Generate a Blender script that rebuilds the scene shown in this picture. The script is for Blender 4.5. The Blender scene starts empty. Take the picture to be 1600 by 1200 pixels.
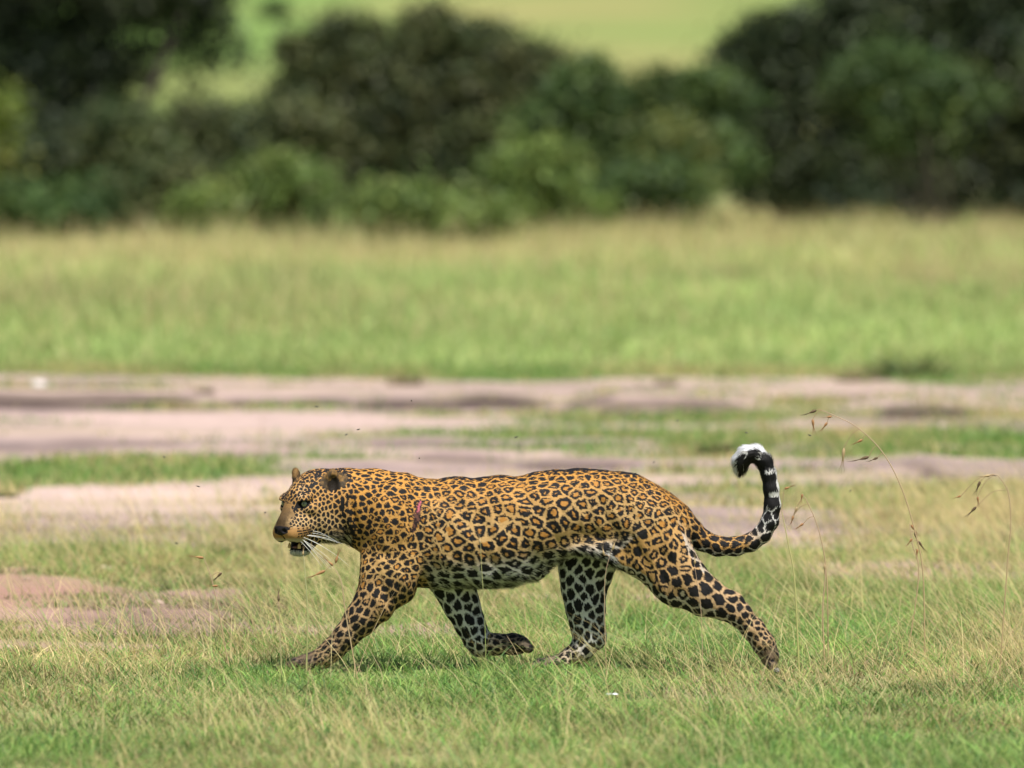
import bpy, math, random
import numpy as np
from mathutils import Vector, Matrix, kdtree

random.seed(7)
RNG = np.random.default_rng(11)
SC = bpy.context.scene
COL = SC.collection

# ------------------------------------------------------------------ camera, sky, sun, exposure
CAM_H, FOCUS = 2.1, 38.0
cam = bpy.data.cameras.new('camera')
cam.lens, cam.sensor_width = 396.0, 36.0
cam.clip_start, cam.clip_end = 0.5, 8000
cam.dof.use_dof = True
cam.dof.focus_distance = FOCUS
cam.dof.aperture_fstop = 4.2
cam.dof.aperture_blades = 0
cam_ob = bpy.data.objects.new('camera', cam)
COL.objects.link(cam_ob)
FPX = 396.0 / 36.0 * 1600          # focal length in photograph pixels
HOR = 76.0                         # row of the horizon in the photograph
cam_ob.location = (0, 0, CAM_H)
cam_ob.rotation_euler = (math.radians(90) - math.atan((600 - HOR) / FPX), 0, 0)
SC.camera = cam_ob

SUN_EL, SUN_AZ = math.radians(63), math.radians(158)      # azimuth clockwise from +Y
world = bpy.data.worlds.new('World')
SC.world = world
world.use_nodes = True
wn = world.node_tree.nodes
wn.clear()
sky = wn.new('ShaderNodeTexSky')
sky.sky_type = 'NISHITA'
sky.sun_disc = False
sky.sun_elevation = SUN_EL
sky.sun_rotation = SUN_AZ
bg = wn.new('ShaderNodeBackground')
bg.inputs['Strength'].default_value = 0.055
wo = wn.new('ShaderNodeOutputWorld')
world.node_tree.links.new(sky.outputs[0], bg.inputs[0])
world.node_tree.links.new(bg.outputs[0], wo.inputs[0])

sun = bpy.data.lights.new('sun', 'SUN')
sun.energy = 4.8
sun.angle = math.radians(1.5)
sun.color = (1.0, 0.965, 0.92)
sun_ob = bpy.data.objects.new('sun', sun)
COL.objects.link(sun_ob)
sdir = Vector((math.sin(SUN_AZ) * math.cos(SUN_EL), math.cos(SUN_AZ) * math.cos(SUN_EL), math.sin(SUN_EL)))
sun_ob.rotation_euler = sdir.to_track_quat('Z', 'Y').to_euler()
sun_ob.location = sdir * 60

SC.view_settings.view_transform = 'Standard'
SC.view_settings.look = 'None'
SC.view_settings.exposure = 0.72
SC.view_settings.gamma = 1.0
SC.view_settings.use_curve_mapping = False
SC.cycles.max_bounces = 6
SC.cycles.transparent_max_bounces = 8


# ------------------------------------------------------------------ helpers
def px_to_ground(x, y):
    D = FPX * CAM_H / (y - HOR)
    return (x - 800) / FPX * D, D


def ground_to_px(X, D):
    return 800 + X * FPX / D, HOR + FPX * CAM_H / D


_H = np.random.default_rng(5).random(1 << 16).astype(np.float32)


def _hash(i, j, k, s):
    h = (i * 73856093) ^ (j * 19349663) ^ (k * 83492791) ^ (s * 2654435)
    h = (h ^ (h >> 13)) * 1274126177
    return _H[(h ^ (h >> 16)) & 0xFFFF]


def vnoise(x, y, z=None, s=0):
    """value noise in -1..1"""
    x = np.asarray(x, np.float64)
    y = np.asarray(y, np.float64)
    z = np.zeros_like(x) if z is None else np.asarray(z, np.float64)
    i, j, k = np.floor(x).astype(np.int64), np.floor(y).astype(np.int64), np.floor(z).astype(np.int64)
    fx, fy, fz = x - i, y - j, z - k
    fx, fy, fz = [f * f * (3 - 2 * f) for f in (fx, fy, fz)]
    out = 0
    for a in (0, 1):
        for b in (0, 1):
            for c in (0, 1):
                w = (fx if a else 1 - fx) * (fy if b else 1 - fy) * (fz if c else 1 - fz)
                out = out + w * _hash(i + a, j + b, k + c, s)
    return out * 2 - 1


def fbm(x, y, z=None, s=0, o=3):
    t, a, n = 0, 1.0, 0
    for q in range(o):
        m = 2 ** q
        t = t + a * vnoise(np.asarray(x) * m, np.asarray(y) * m, None if z is None else np.asarray(z) * m, s + q * 17)
        n += a
        a *= 0.5
    return t / n


def sstep(a, b, x):
    t = np.clip((x - a) / (b - a), 0, 1)
    return t * t * (3 - 2 * t)


def mix(a, b, t):
    return a * (1 - t) + b * t


def mesh_np(name, V, F, col=None, smooth=False, extra=None):
    """V (n,3), F (m,k) with k 3 or 4 (or a list of such arrays)"""
    me = bpy.data.meshes.new(name)
    V = np.ascontiguousarray(V, np.float32)
    Fs = F if isinstance(F, list) else [F]
    Fs = [np.asarray(f, np.int32) for f in Fs if len(f)]
    loops = np.concatenate([f.ravel() for f in Fs])
    counts = np.concatenate([np.full(len(f), f.shape[1], np.int32) for f in Fs])
    starts = np.concatenate([[0], np.cumsum(counts)[:-1]]).astype(np.int32)
    me.vertices.add(len(V))
    me.vertices.foreach_set('co', V.ravel())
    me.loops.add(len(loops))
    me.loops.foreach_set('vertex_index', loops)
    me.polygons.add(len(counts))
    me.polygons.foreach_set('loop_start', starts)
    me.polygons.foreach_set('loop_total', counts)
    if smooth:
        me.polygons.foreach_set('use_smooth', np.ones(len(counts), bool))
    me.update(calc_edges=True)
    if col is not None:
        a = me.attributes.new('col', 'FLOAT_COLOR', 'POINT')
        c = np.ones((len(V), 4), np.float32)
        c[:, :3] = col
        a.data.foreach_set('color', c.ravel())
    for k, v in (extra or {}).items():
        a = me.attributes.new(k, 'FLOAT_VECTOR', 'POINT')
        a.data.foreach_set('vector', np.ascontiguousarray(v, np.float32).ravel())
    return me


def link(name, me, mat=None, parent=None):
    o = bpy.data.objects.new(name, me)
    COL.objects.link(o)
    if mat is not None:
        me.materials.append(mat)
    if parent is not None:
        o.parent = parent
    return o


def tag(o, label=None, cat=None, group=None, kind=None):
    for k, v in (('label', label), ('category', cat), ('group', group), ('kind', kind)):
        if v:
            o[k] = v
    return o


def empty(name, loc, label, cat, group=None):
    o = bpy.data.objects.new(name, None)
    o.empty_display_size = 0.1
    COL.objects.link(o)
    o.location = loc
    return tag(o, label, cat, group)


def material(name, rough=0.8, spec=0.3, attr='col', transl=0.0, noise=None, normal_attr=None, color=None, bump=None, sheen=0):
    m = bpy.data.materials.new(name)
    m.use_nodes = True
    nt = m.node_tree
    N, L = nt.nodes, nt.links
    N.clear()
    out = N.new('ShaderNodeOutputMaterial')
    p = N.new('ShaderNodeBsdfPrincipled')
    p.inputs['Roughness'].default_value = rough
    p.inputs['Specular IOR Level'].default_value = spec
    if sheen:
        p.inputs['Sheen Weight'].default_value = sheen
    src = None
    if color is not None:
        p.inputs['Base Color'].default_value = (*color, 1)
    else:
        a = N.new('ShaderNodeAttribute')
        a.attribute_name = attr
        src = a.outputs['Color']
    if noise:
        sc, amt = noise
        tc = N.new('ShaderNodeTexCoord')
        nz = N.new('ShaderNodeTexNoise')
        nz.inputs['Scale'].default_value = sc
        nz.inputs['Detail'].default_value = 4
        L.new(tc.outputs['Object'], nz.inputs['Vector'])
        mr = N.new('ShaderNodeMapRange')
        mr.inputs['From Min'].default_value = 0.25
        mr.inputs['From Max'].default_value = 0.75
        mr.inputs['To Min'].default_value = 1 - amt
        mr.inputs['To Max'].default_value = 1 + amt
        L.new(nz.outputs['Fac'], mr.inputs['Value'])
        hs = N.new('ShaderNodeHueSaturation')
        L.new(mr.outputs['Result'], hs.inputs['Value'])
        if src is not None:
            L.new(src, hs.inputs['Color'])
        else:
            hs.inputs['Color'].default_value = (*color, 1)
        src = hs.outputs['Color']
        if bump:
            bp = N.new('ShaderNodeBump')
            bp.inputs['Strength'].default_value = bump[0]
            bp.inputs['Distance'].default_value = bump[1]
            L.new(nz.outputs['Fac'], bp.inputs['Height'])
            L.new(bp.outputs['Normal'], p.inputs['Normal'])
    if src is not None:
        L.new(src, p.inputs['Base Color'])
    sh = p.outputs[0]
    if normal_attr:
        na = N.new('ShaderNodeAttribute')
        na.attribute_name = normal_attr
        L.new(na.outputs['Vector'], p.inputs['Normal'])
    if transl:
        t = N.new('ShaderNodeBsdfTranslucent')
        if src is not None:
            L.new(src, t.inputs['Color'])
        else:
            t.inputs['Color'].default_value = (*color, 1)
        mx = N.new('ShaderNodeMixShader')
        mx.inputs[0].default_value = transl
        L.new(sh, mx.inputs[1])
        L.new(t.outputs[0], mx.inputs[2])
        sh = mx.outputs[0]
    L.new(sh, out.inputs['Surface'])
    return m


M_GRASS = material('grass_blades', 0.55, 0.3, transl=0.5)
M_SOIL = material('savanna_soil', 0.95, 0.1, noise=(9.0, 0.16), bump=(0.5, 0.03))
M_HILL = material('far_pasture', 0.95, 0.05, noise=(0.06, 0.10))
M_LEAF = material('bush_leaves', 0.55, 0.3, transl=0.25)
M_BARK = material('bark', 0.9, 0.1, color=(0.09, 0.075, 0.06), noise=(6.0, 0.3), bump=(0.6, 0.02))
M_COAT = material('leopard_coat', 0.75, 0.15)
M_FUR = material('leopard_hair', 0.6, 0.25, normal_attr='nrm')
M_STALK = material('dry_stalk', 0.6, 0.25, transl=0.15)


# ------------------------------------------------------------------ ground cover maps (world plan, laid out by survey of the track)
# each patch: centre and radii as read off the photograph, mapped onto the ground; value = how grassy
PATCH = [  # x, y, rx, ry, grass
    (800, 618, 900, 10, 0.0),
    (100, 628, 280, 20, 0.12),
    (255, 641, 60, 9, 0.85),
    (1255, 632, 80, 9, 0.75),
    (350, 660, 520, 18, 0.0),
    (330, 681, 240, 7, 0.5),
    (620, 681, 120, 5, 0.45),
    (980, 668, 290, 24, 0.8),
    (1400, 652, 160, 14, 0.15),
    (1480, 692, 260, 26, 0.95),
    (1120, 700, 100, 16, 0.9),
    (600, 712, 330, 20, 0.05),
    (200, 736, 250, 22, 0.92),
    (1250, 742, 330, 22, 0.3),
    (800, 748, 420, 22, 0.05),
    (210, 778, 240, 20, 0.0),
    (0, 772, 40, 12, 0.9),
    (1010, 706, 60, 8, 0.1),
    (1445, 737, 60, 9, 0.0),
    (160, 870, 230, 14, 1.0),
    (250, 965, 190, 40, 0.62),
    (40, 915, 150, 32, -0.2),
    (40, 962, 110, 12, 0.15),
    (240, 985, 230, 14, 0.2),
    (210, 940, 190, 9, 0.6),
    (270, 962, 150, 8, 0.1),
    (120, 1010, 160, 8, 0.25),
    (330, 930, 60, 10, 0.2),
    (820, 935, 60, 8, 0.4),
    (1020, 935, 60, 8, 0.45),
    (670, 985, 90, 12, 0.4),
    (500, 985, 50, 8, 0.3),
    (1450, 893, 260, 16, 0.5),
    (1120, 1085, 110, 20, 0.8),
]


def cover(X, D):
    """grass cover 0..1 and dryness 0..1 on the ground plan"""
    x, y = ground_to_px(X, D)
    nx = fbm(X * 1.1, D * 0.55, s=3, o=4)
    nf = fbm(X * 5, D * 2.2, s=9, o=3)
    ns = fbm(X * 0.35, D * 0.9, s=13, o=4)
    g = np.where(y > 815, 1.0, np.where(y > 590, 0.35 + 0.55 * sstep(785, 815, y), 1.0))
    g = np.where((y > 785) & (y < 860), 0.50 + 0.40 * nx + 0.4 * ns, g)
    g = np.where(y < 594 + 12 * ns + 6 * nx, 1.0, g)
    for (cx, cy, rx, ry, v) in PATCH:
        d = np.sqrt(((x - cx) / rx) ** 2 + ((y - cy) / ry) ** 2)
        near = float(sstep(800, 840, cy))
        w = 1 - sstep(mix(0.45, 0.75, near), mix(1.35, 1.05, near), d + mix(0.5, 0.38, near) * nx + 0.28 * nf + 0.45 * ns)
        g = mix(g, v, w)
    trk = sstep(592, 606, y) * (1 - sstep(770, 800, y))
    g = np.clip(g + 0.22 * nf + 0.12 * nx + trk * (1.05 * ns + 0.17), 0, 1)
    dry = 0.42 + 0.95 * fbm(X * 1.1, D * 0.4, s=21, o=4)
    dry = dry + 0.95 * np.exp(-((y - 822) / 38.0) ** 2) + 0.35 * np.exp(-(((y - 850) / 60) ** 2 + ((x - 1400) / 400) ** 2)) - 0.5 * np.exp(-(((y - 870) / 16) ** 2 + ((x - 160) / 230) ** 2))
    dry = dry + 0.5 * np.exp(-(((y - 893) / 18) ** 2 + ((x - 1450) / 260) ** 2))
    dry = dry - 0.32 * sstep(1030, 1120, y)
    return g, np.clip(dry, 0, 1)


# low banks of the eroded track: (x0, x1, y row, height)
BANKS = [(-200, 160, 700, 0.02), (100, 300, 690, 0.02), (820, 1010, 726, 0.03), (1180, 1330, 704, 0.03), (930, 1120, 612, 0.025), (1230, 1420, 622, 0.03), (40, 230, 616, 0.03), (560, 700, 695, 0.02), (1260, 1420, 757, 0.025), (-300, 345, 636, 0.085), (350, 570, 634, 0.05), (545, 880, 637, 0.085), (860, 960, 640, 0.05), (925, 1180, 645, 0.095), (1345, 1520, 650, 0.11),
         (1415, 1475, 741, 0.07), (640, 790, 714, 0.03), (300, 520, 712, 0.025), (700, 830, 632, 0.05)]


def terrain(X, D):
    z = 0.05 * fbm(X * 0.25, D * 0.12, s=31, o=3) * sstep(45, 55, D)
    z = z + 0.012 * fbm(X * 2.2, D * 1.6, s=37, o=3)
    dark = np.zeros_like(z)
    x, y = ground_to_px(X, D)
    for i, (x0, x1, yr, h) in enumerate(BANKS):
        Db = FPX * CAM_H / (yr - HOR) + 0.35 * fbm(X * 0.9, X * 0 + i, s=41, o=3)
        wv = 40 * fbm(D * 1.3, X * 0.7 + 5.0 * i, s=44, o=2)
        side = sstep(x0 - 30, x0 + 55, x + wv) * (1 - sstep(x1 - 55, x1 + 30, x + wv))
        side = side * (0.65 + 0.5 * np.clip(fbm(X * 1.3, X * 0 + 3.3 * i, s=43, o=2) + 0.2, -0.6, 1))
        q = D - Db
        prof = sstep(0, 0.22, q) * (1 - sstep(0.5, 5.0, q))
        trench = -0.6 * np.exp(-((q + 0.25) / 0.35) ** 2)
        z = z + 0.6 * h * side * (prof + trench)
        nz = fbm(X * 1.2, D * 2.0, s=47 + i, o=3)
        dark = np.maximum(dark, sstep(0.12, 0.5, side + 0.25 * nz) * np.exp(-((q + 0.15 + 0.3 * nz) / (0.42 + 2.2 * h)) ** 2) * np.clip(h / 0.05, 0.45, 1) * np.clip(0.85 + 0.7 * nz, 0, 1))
    return z, dark


def litter(X, D):
    """where dead brown thatch lies: the trodden patch left of the animal and a few spots in the turf"""
    x, y = ground_to_px(X, D)
    q = np.exp(-(((x - 280) / 200) ** 2 + ((y - 965) / 42) ** 2) ** 2) + 0.6 * np.exp(-(((x - 1110) / 130) ** 2 + ((y - 1085) / 22) ** 2))
    return np.clip(q * (0.75 + 0.9 * fbm(X * 2.2, D * 0.9, s=119, o=3)), 0, 1)


# ------------------------------------------------------------------ ground sheet
def build_ground():
    r = np.concatenate([np.linspace(-40, 28, 18), np.arange(28.5, 76, 0.13), np.arange(76, 160, 0.8), np.geomspace(161, 5000, 50)])
    hx = np.concatenate([np.arange(0, 5.6, 0.09), np.geomspace(5.7, 4000, 46)])
    c = np.concatenate([-hx[:0:-1], hx])
    Xg, Dg = np.meshgrid(c, r)
    X, D = Xg.ravel(), Dg.ravel()
    Ds = np.maximum(D, 12.0)
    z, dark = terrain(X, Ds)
    g, dry = cover(X, Ds)
    x, y = ground_to_px(X, Ds)
    n1 = fbm(X * 0.8, D * 0.4, s=51, o=4)[:, None]
    n2 = fbm(X * 2.6, D * 2.2, s=57, o=4)[:, None]
    n3 = fbm(X * 0.22, D * 0.75, s=59, o=3)[:, None]
    pink = np.array([0.42, 0.305, 0.265])
    mauve = np.array([0.20, 0.15, 0.138])
    soil = mix(pink, mauve, np.clip(0.36 + 0.5 * n1 + 0.55 * n2 + 0.7 * n3, 0, 1))
    bright = np.exp(-(((x - 260) / 300) ** 2 + ((y - 778) / 20) ** 2)) + 0.7 * np.exp(-(((x - 420) / 420) ** 2 + ((y - 662) / 20) ** 2))
    soil = mix(soil, np.array([0.50, 0.37, 0.315]), np.clip(bright, 0, 1)[:, None] * 0.8)
    red = np.exp(-(((x - 40) / 120) ** 2 + ((y - 915) / 30) ** 2)) + 0.6 * sstep(850, 900, y)
    soil = mix(soil, np.array([0.29, 0.165, 0.125]), np.clip(red, 0, 1)[:, None] * 0.9)
    tanc = fbm(X * 0.4, D * 1.2, s=53, o=3)[:, None]
    soil = mix(soil, np.array([0.27, 0.225, 0.125]), np.clip(0.9 * tanc + 0.05, 0, 0.45))
    turf = mix(np.array([0.15, 0.185, 0.06]), np.array([0.25, 0.22, 0.105]), np.clip(dry, 0, 1)[:, None])
    colr = mix(soil, turf, sstep(0.35, 0.95, g)[:, None])
    colr = mix(colr, np.array([0.15, 0.105, 0.075]), 0.85 * litter(X, Ds)[:, None])
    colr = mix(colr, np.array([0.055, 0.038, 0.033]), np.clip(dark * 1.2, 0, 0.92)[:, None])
    V = np.stack([X, D, z], 1)
    nr, nc = len(r), len(c)
    i = (np.arange(nr - 1)[:, None] * nc + np.arange(nc - 1)[None, :]).ravel()
    F = np.stack([i, i + 1, i + nc + 1, i + nc], 1)
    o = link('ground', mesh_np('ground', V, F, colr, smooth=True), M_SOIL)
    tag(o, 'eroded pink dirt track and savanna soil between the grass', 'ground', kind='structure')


def hill_z(X, D):
    return (D - 190) * 0.0125 + ((np.maximum(D - 190, 0)) / 1500) ** 2 * 40 - 0.6 + 0.35 * fbm(X * 0.012, D * 0.01, s=61, o=3) * sstep(200, 320, D)


def build_hill():
    r = np.geomspace(175, 4500, 120)
    hx = np.concatenate([np.linspace(0, 60, 50), np.geomspace(62, 4500, 40)])
    c = np.concatenate([-hx[:0:-1], hx])
    Xg, Dg = np.meshgrid(c, r)
    X, D = Xg.ravel(), Dg.ravel()
    z = hill_z(X, D)
    n = fbm(X * 0.05, D * 0.010, s=65, o=4)
    n2 = fbm(X * 0.10, D * 0.02, s=68, o=3)
    A = mix(np.array([0.125, 0.205, 0.052]), np.array([0.235, 0.225, 0.085]), np.clip(0.30 + 1.5 * n + 0.8 * n2, 0, 1)[:, None])
    V = np.stack([X, D, z], 1)
    nr, nc = len(r), len(c)
    i = (np.arange(nr - 1)[:, None] * nc + np.arange(nc - 1)[None, :]).ravel()
    F = np.stack([i, i + 1, i + nc + 1, i + nc], 1)
    o = link('hillside', mesh_np('hillside', V, F, A, smooth=True), M_HILL)
    tag(o, 'pale green grassy hillside rising behind the bushes', 'hillside', kind='structure')


build_ground()
build_hill()


# ------------------------------------------------------------------ grass
def blades(P, h, wdt, az, lean, curve, cb, ct, segs=3):
    """strips: P (n,3) roots, h heights, lean (tan at the base), curve (extra tan at the tip); colours at base and tip"""
    n = len(P)
    face = RNG.random(n) * math.pi * 2
    ex = np.stack([np.cos(face), np.sin(face), np.zeros(n)], 1)
    dz = np.stack([np.cos(az), np.sin(az), np.zeros(n)], 1)
    V, C = [], []
    for k in range(segs + 1):
        t = k / segs
        off = (lean * t + curve * t * t * t)[:, None] * dz * h[:, None]
        up = h * (t - 0.28 * np.minimum(curve, 2) * t ** 3)
        ctr = P + off
        ctr[:, 2] += up
        c = cb * (1 - t) + ct * t
        if k < segs:
            hw = (wdt * (1 - 0.75 * t))[:, None] * ex * 0.5
            V += [ctr - hw, ctr + hw]
            C += [c, c]
        else:
            V.append(ctr)
            C.append(c)
    nv = 2 * segs + 1
    V = np.stack(V, 1).reshape(-1, 3)
    C = np.stack(C, 1).reshape(-1, 3)
    b = np.arange(n)[:, None] * nv
    quads = [np.concatenate([b + 2 * k, b + 2 * k + 1, b + 2 * k + 3, b + 2 * k + 2], 1) for k in range(segs - 1)]
    tris = np.concatenate([b + 2 * segs - 2, b + 2 * segs - 1, b + 2 * segs], 1)
    F = [np.concatenate(quads)] if quads else []
    return V, F + [tris], C


def scatter(n, d0, d1, k=1.32, pad=0.5):
    D = np.sqrt(RNG.random(n) * (d1 ** 2 - d0 ** 2) + d0 ** 2)
    X = (RNG.random(n) * 2 - 1) * (0.0455 * D * k + pad)
    return X, D


def cvar(n, a=0.2):
    return 1 + (RNG.random((n, 1)) * 2 - 1) * a


GREENS = np.array([[0.150, 0.275, 0.060], [0.205, 0.33, 0.080], [0.10, 0.205, 0.055], [0.28, 0.345, 0.10]]) * 1.15
STRAWS = np.array([[0.47, 0.385, 0.17], [0.56, 0.46, 0.23], [0.38, 0.33, 0.13], [0.42, 0.31, 0.17]]) * 1.2


def pick(A, n):
    return A[RNG.integers(0, len(A), n)]


DEAD = np.array([[0.17, 0.125, 0.075], [0.12, 0.09, 0.055], [0.23, 0.17, 0.10], [0.10, 0.10, 0.05]])


def turf():
    X, D = scatter(180000, 30.5, 50.5, 1.22)
    g, dry = cover(X, D)
    keep = RNG.random(len(X)) < np.clip(g, 0.0, 1) ** 1.3
    X, D, g, dry = X[keep], D[keep], g[keep], dry[keep]
    z, _ = terrain(X, D)
    n = len(X)
    tuft = fbm(X * 2.6, D * 1.6, s=71, o=3)
    h = (0.022 + 0.040 * RNG.random(n)) * (1 + 0.9 * tuft) * (0.5 + 0.5 * g)
    is_dry = RNG.random(n) < dry * 0.8
    c = np.where(is_dry[:, None], pick(STRAWS, n) * 0.85, pick(GREENS, n)) * cvar(n, 0.5) * (0.95 + 0.65 * fbm(X * 3.5, D * 2.0, s=73, o=3))[:, None]
    dead = RNG.random(n) < 0.8 * litter(X, D)
    c = np.where(dead[:, None], pick(DEAD, n) * cvar(n, 0.3), c)
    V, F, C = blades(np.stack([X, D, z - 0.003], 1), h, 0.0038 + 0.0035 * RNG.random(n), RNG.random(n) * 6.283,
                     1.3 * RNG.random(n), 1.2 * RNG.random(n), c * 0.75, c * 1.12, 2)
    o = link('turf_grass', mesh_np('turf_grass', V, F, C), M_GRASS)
    tag(o, 'short green turf under and around the walking leopard', 'grass', kind='stuff')


def long_grass():
    X, D = scatter(88000, 31, 52, 1.22)
    g, dry = cover(X, D)
    clump = fbm(X * 1.7, D * 1.0, s=81, o=3)
    x, y = ground_to_px(X, D)
    dens = np.clip(0.42 + 1.1 * clump, 0.05, 1) * np.clip(g * 1.2, 0.16, 1) * (0.40 + 0.60 * sstep(33, 36, D))
    for px_ in (480, 800, 870, 1205):        # trodden where the feet fall
        dens = dens * (1 - 0.3 * np.exp(-((x - px_) / 45) ** 2) * (D > 36.3) * (D < 38.6))
    keep = RNG.random(len(X)) < dens
    X, D, g, dry = X[keep], D[keep], g[keep], dry[keep]
    n = len(X)
    z, _ = terrain(X, D)
    green = RNG.random(n) < np.clip(0.30 + 0.5 * fbm(X * 0.8, D * 0.5, s=85, o=2) - 0.35 * (dry - 0.4), 0.08, 0.8)
    r = RNG.random(n)
    h = np.where(green, 0.05 + 0.10 * r, 0.08 + 0.26 * r ** 1.6)
    c = np.where(green[:, None], pick(GREENS, n) * 1.1, pick(STRAWS, n) * np.array([1.12, 1.12, 1.15])) * cvar(n, 0.22)
    az = RNG.normal(2.7, 1.1, n)
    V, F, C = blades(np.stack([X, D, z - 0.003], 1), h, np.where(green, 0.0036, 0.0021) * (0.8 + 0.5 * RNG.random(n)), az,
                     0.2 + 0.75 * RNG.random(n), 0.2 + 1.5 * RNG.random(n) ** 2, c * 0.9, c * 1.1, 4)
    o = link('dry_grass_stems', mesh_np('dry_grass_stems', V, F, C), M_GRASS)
    tag(o, 'thin straw coloured grass stems arching over the turf', 'grass', kind='stuff')


def track_grass():
    X, D = scatter(120000, 50, 73.5, 1.3)
    g, dry = cover(X, D)
    keep = RNG.random(len(X)) < sstep(0.3, 0.95, g) * (1 - 0.9 * terrain(X, D)[1])
    X, D, g, dry = X[keep], D[keep], g[keep], dry[keep]
    n = len(X)
    z, _ = terrain(X, D)
    h = (0.02 + 0.05 * RNG.random(n)) * (0.5 + 0.8 * g)
    is_dry = RNG.random(n) < dry * 0.85
    c = np.where(is_dry[:, None], pick(STRAWS, n), pick(GREENS, n)) * cvar(n, 0.2)
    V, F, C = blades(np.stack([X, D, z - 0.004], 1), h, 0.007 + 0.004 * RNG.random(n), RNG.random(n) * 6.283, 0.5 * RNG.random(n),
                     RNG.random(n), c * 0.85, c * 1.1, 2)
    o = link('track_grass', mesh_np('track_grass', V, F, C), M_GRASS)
    tag(o, 'short patchy grass growing on the dirt track', 'grass', kind='stuff')


def meadow():
    X, D = scatter(150000, 70.3, 134, 1.12, 0.2)
    Xo, Do = scatter(34000, 70.3, 134, 1.12, 0.2)          # thinner, broader blades to either side
    Xo = np.sign(Xo) * (0.0455 * Do * 1.12 + 0.2 + 5.0 * RNG.random(len(Xo)))
    X, D = np.concatenate([X, Xo]), np.concatenate([D, Do])
    edge = 71.5 + 1.6 * fbm(X * 0.7, X * 0, s=91, o=4)
    patch = fbm(X * 0.22, D * 0.06, s=93, o=4)
    fine = fbm(X * 1.1, D * 0.3, s=95, o=3)
    far = sstep(74, 116, D + 10 * patch)
    keep = (D > edge) & (RNG.random(len(X)) < 0.8 + 0.4 * fine)
    kp = keep
    X, D, patch, fine, far = X[keep], D[keep], patch[keep], fine[keep], far[keep]
    n = len(X)
    z, _ = terrain(X, D)
    h = (1 + 0.5 * fbm(X * 0.35, D * 0.08, s=97, o=3) * far) * mix(0.10, 0.24, far) * (0.5 + 0.8 * RNG.random(n) + 0.9 * (RNG.random(n) < 0.05)) * (1 + 0.45 * fine) * sstep(-1.2, 4.5, D - edge[kp])
    h = np.maximum(h, 0.03)
    tan = RNG.random(n) < np.clip(0.12 + 0.85 * far + 0.5 * patch, 0.04, 0.95)
    gr = np.array([[0.27, 0.36, 0.105], [0.33, 0.405, 0.14], [0.21, 0.30, 0.095], [0.36, 0.39, 0.16]]) * 1.45
    tn = np.array([[0.58, 0.48, 0.22], [0.64, 0.54, 0.27], [0.50, 0.43, 0.19], [0.54, 0.42, 0.23]]) * 1.12
    c = np.where(tan[:, None], pick(tn, n), pick(gr, n)) * cvar(n, 0.15) * (1 + 0.35 * fbm(X * 0.5, D * 0.16, s=99, o=3))[:, None]
    gb = pick(gr, n)
    V, F, C = blades(np.stack([X, D, z - 0.01], 1), h, (0.017 + 0.013 * RNG.random(n)) * np.where(np.abs(X) > 0.0455 * D * 1.12 + 0.2, 1.8, 1), RNG.random(n) * 6.283, 0.35 * RNG.random(n),
                     0.7 * RNG.random(n), mix(c, gb, 0.5), c, 2)
    o = link('meadow_grass', mesh_np('meadow_grass', V, F, C), M_GRASS)
    tag(o, 'tall green and tan meadow grass beyond the dirt track', 'grass', kind='stuff')


def meadow_stems():
    X, D = scatter(34000, 78, 122, 1.22)
    k = RNG.random(len(X)) < np.clip(0.25 + 0.8 * fbm(X * 0.5, D * 0.12, s=111, o=3), 0, 1) * sstep(76, 105, D)
    X, D = X[k], D[k]
    m = 3000                                   # rank green herbs below the thicket
    Dh = 121 - 12 * RNG.random(m) ** 1.6 * (0.5 + 0.5 * RNG.random(m))
    Xh = (330 + 720 * RNG.random(m) - 800) / FPX * Dh
    kh = RNG.random(m) < np.clip(0.15 + 1.3 * fbm(Xh * 0.6, Dh * 0.15, s=115, o=3), 0, 1)
    ns_ = len(X)
    X, D = np.concatenate([X, Xh[kh]]), np.concatenate([D, Dh[kh]])
    n = len(X)
    herb = np.arange(n) >= ns_
    z, _ = terrain(X, D)
    h = 0.20 + 0.42 * RNG.random(n) ** 1.8
    c = np.where(((RNG.random(n) < 0.75) & ~herb)[:, None], np.array([[0.60, 0.49, 0.25]]), np.where(herb[:, None], np.array([[0.20, 0.27, 0.085]]), np.array([[0.30, 0.36, 0.10]]))) * cvar(n, 0.25)
    V, F, C = blades(np.stack([X, D, z - 0.01], 1), h, np.where(herb, 2.6, 1) * (0.010 + 0.008 * RNG.random(n)), RNG.random(n) * 6.283, 0.3 * RNG.random(n), 0.6 * RNG.random(n), c, c, 3)
    tag(link('meadow_seed_stems', mesh_np('meadow_seed_stems', V, F, C), M_GRASS), 'wispy straw coloured stems standing above the meadow', 'grass', kind='stuff')


meadow_stems()
turf()
long_grass()
track_grass()
meadow()



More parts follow.
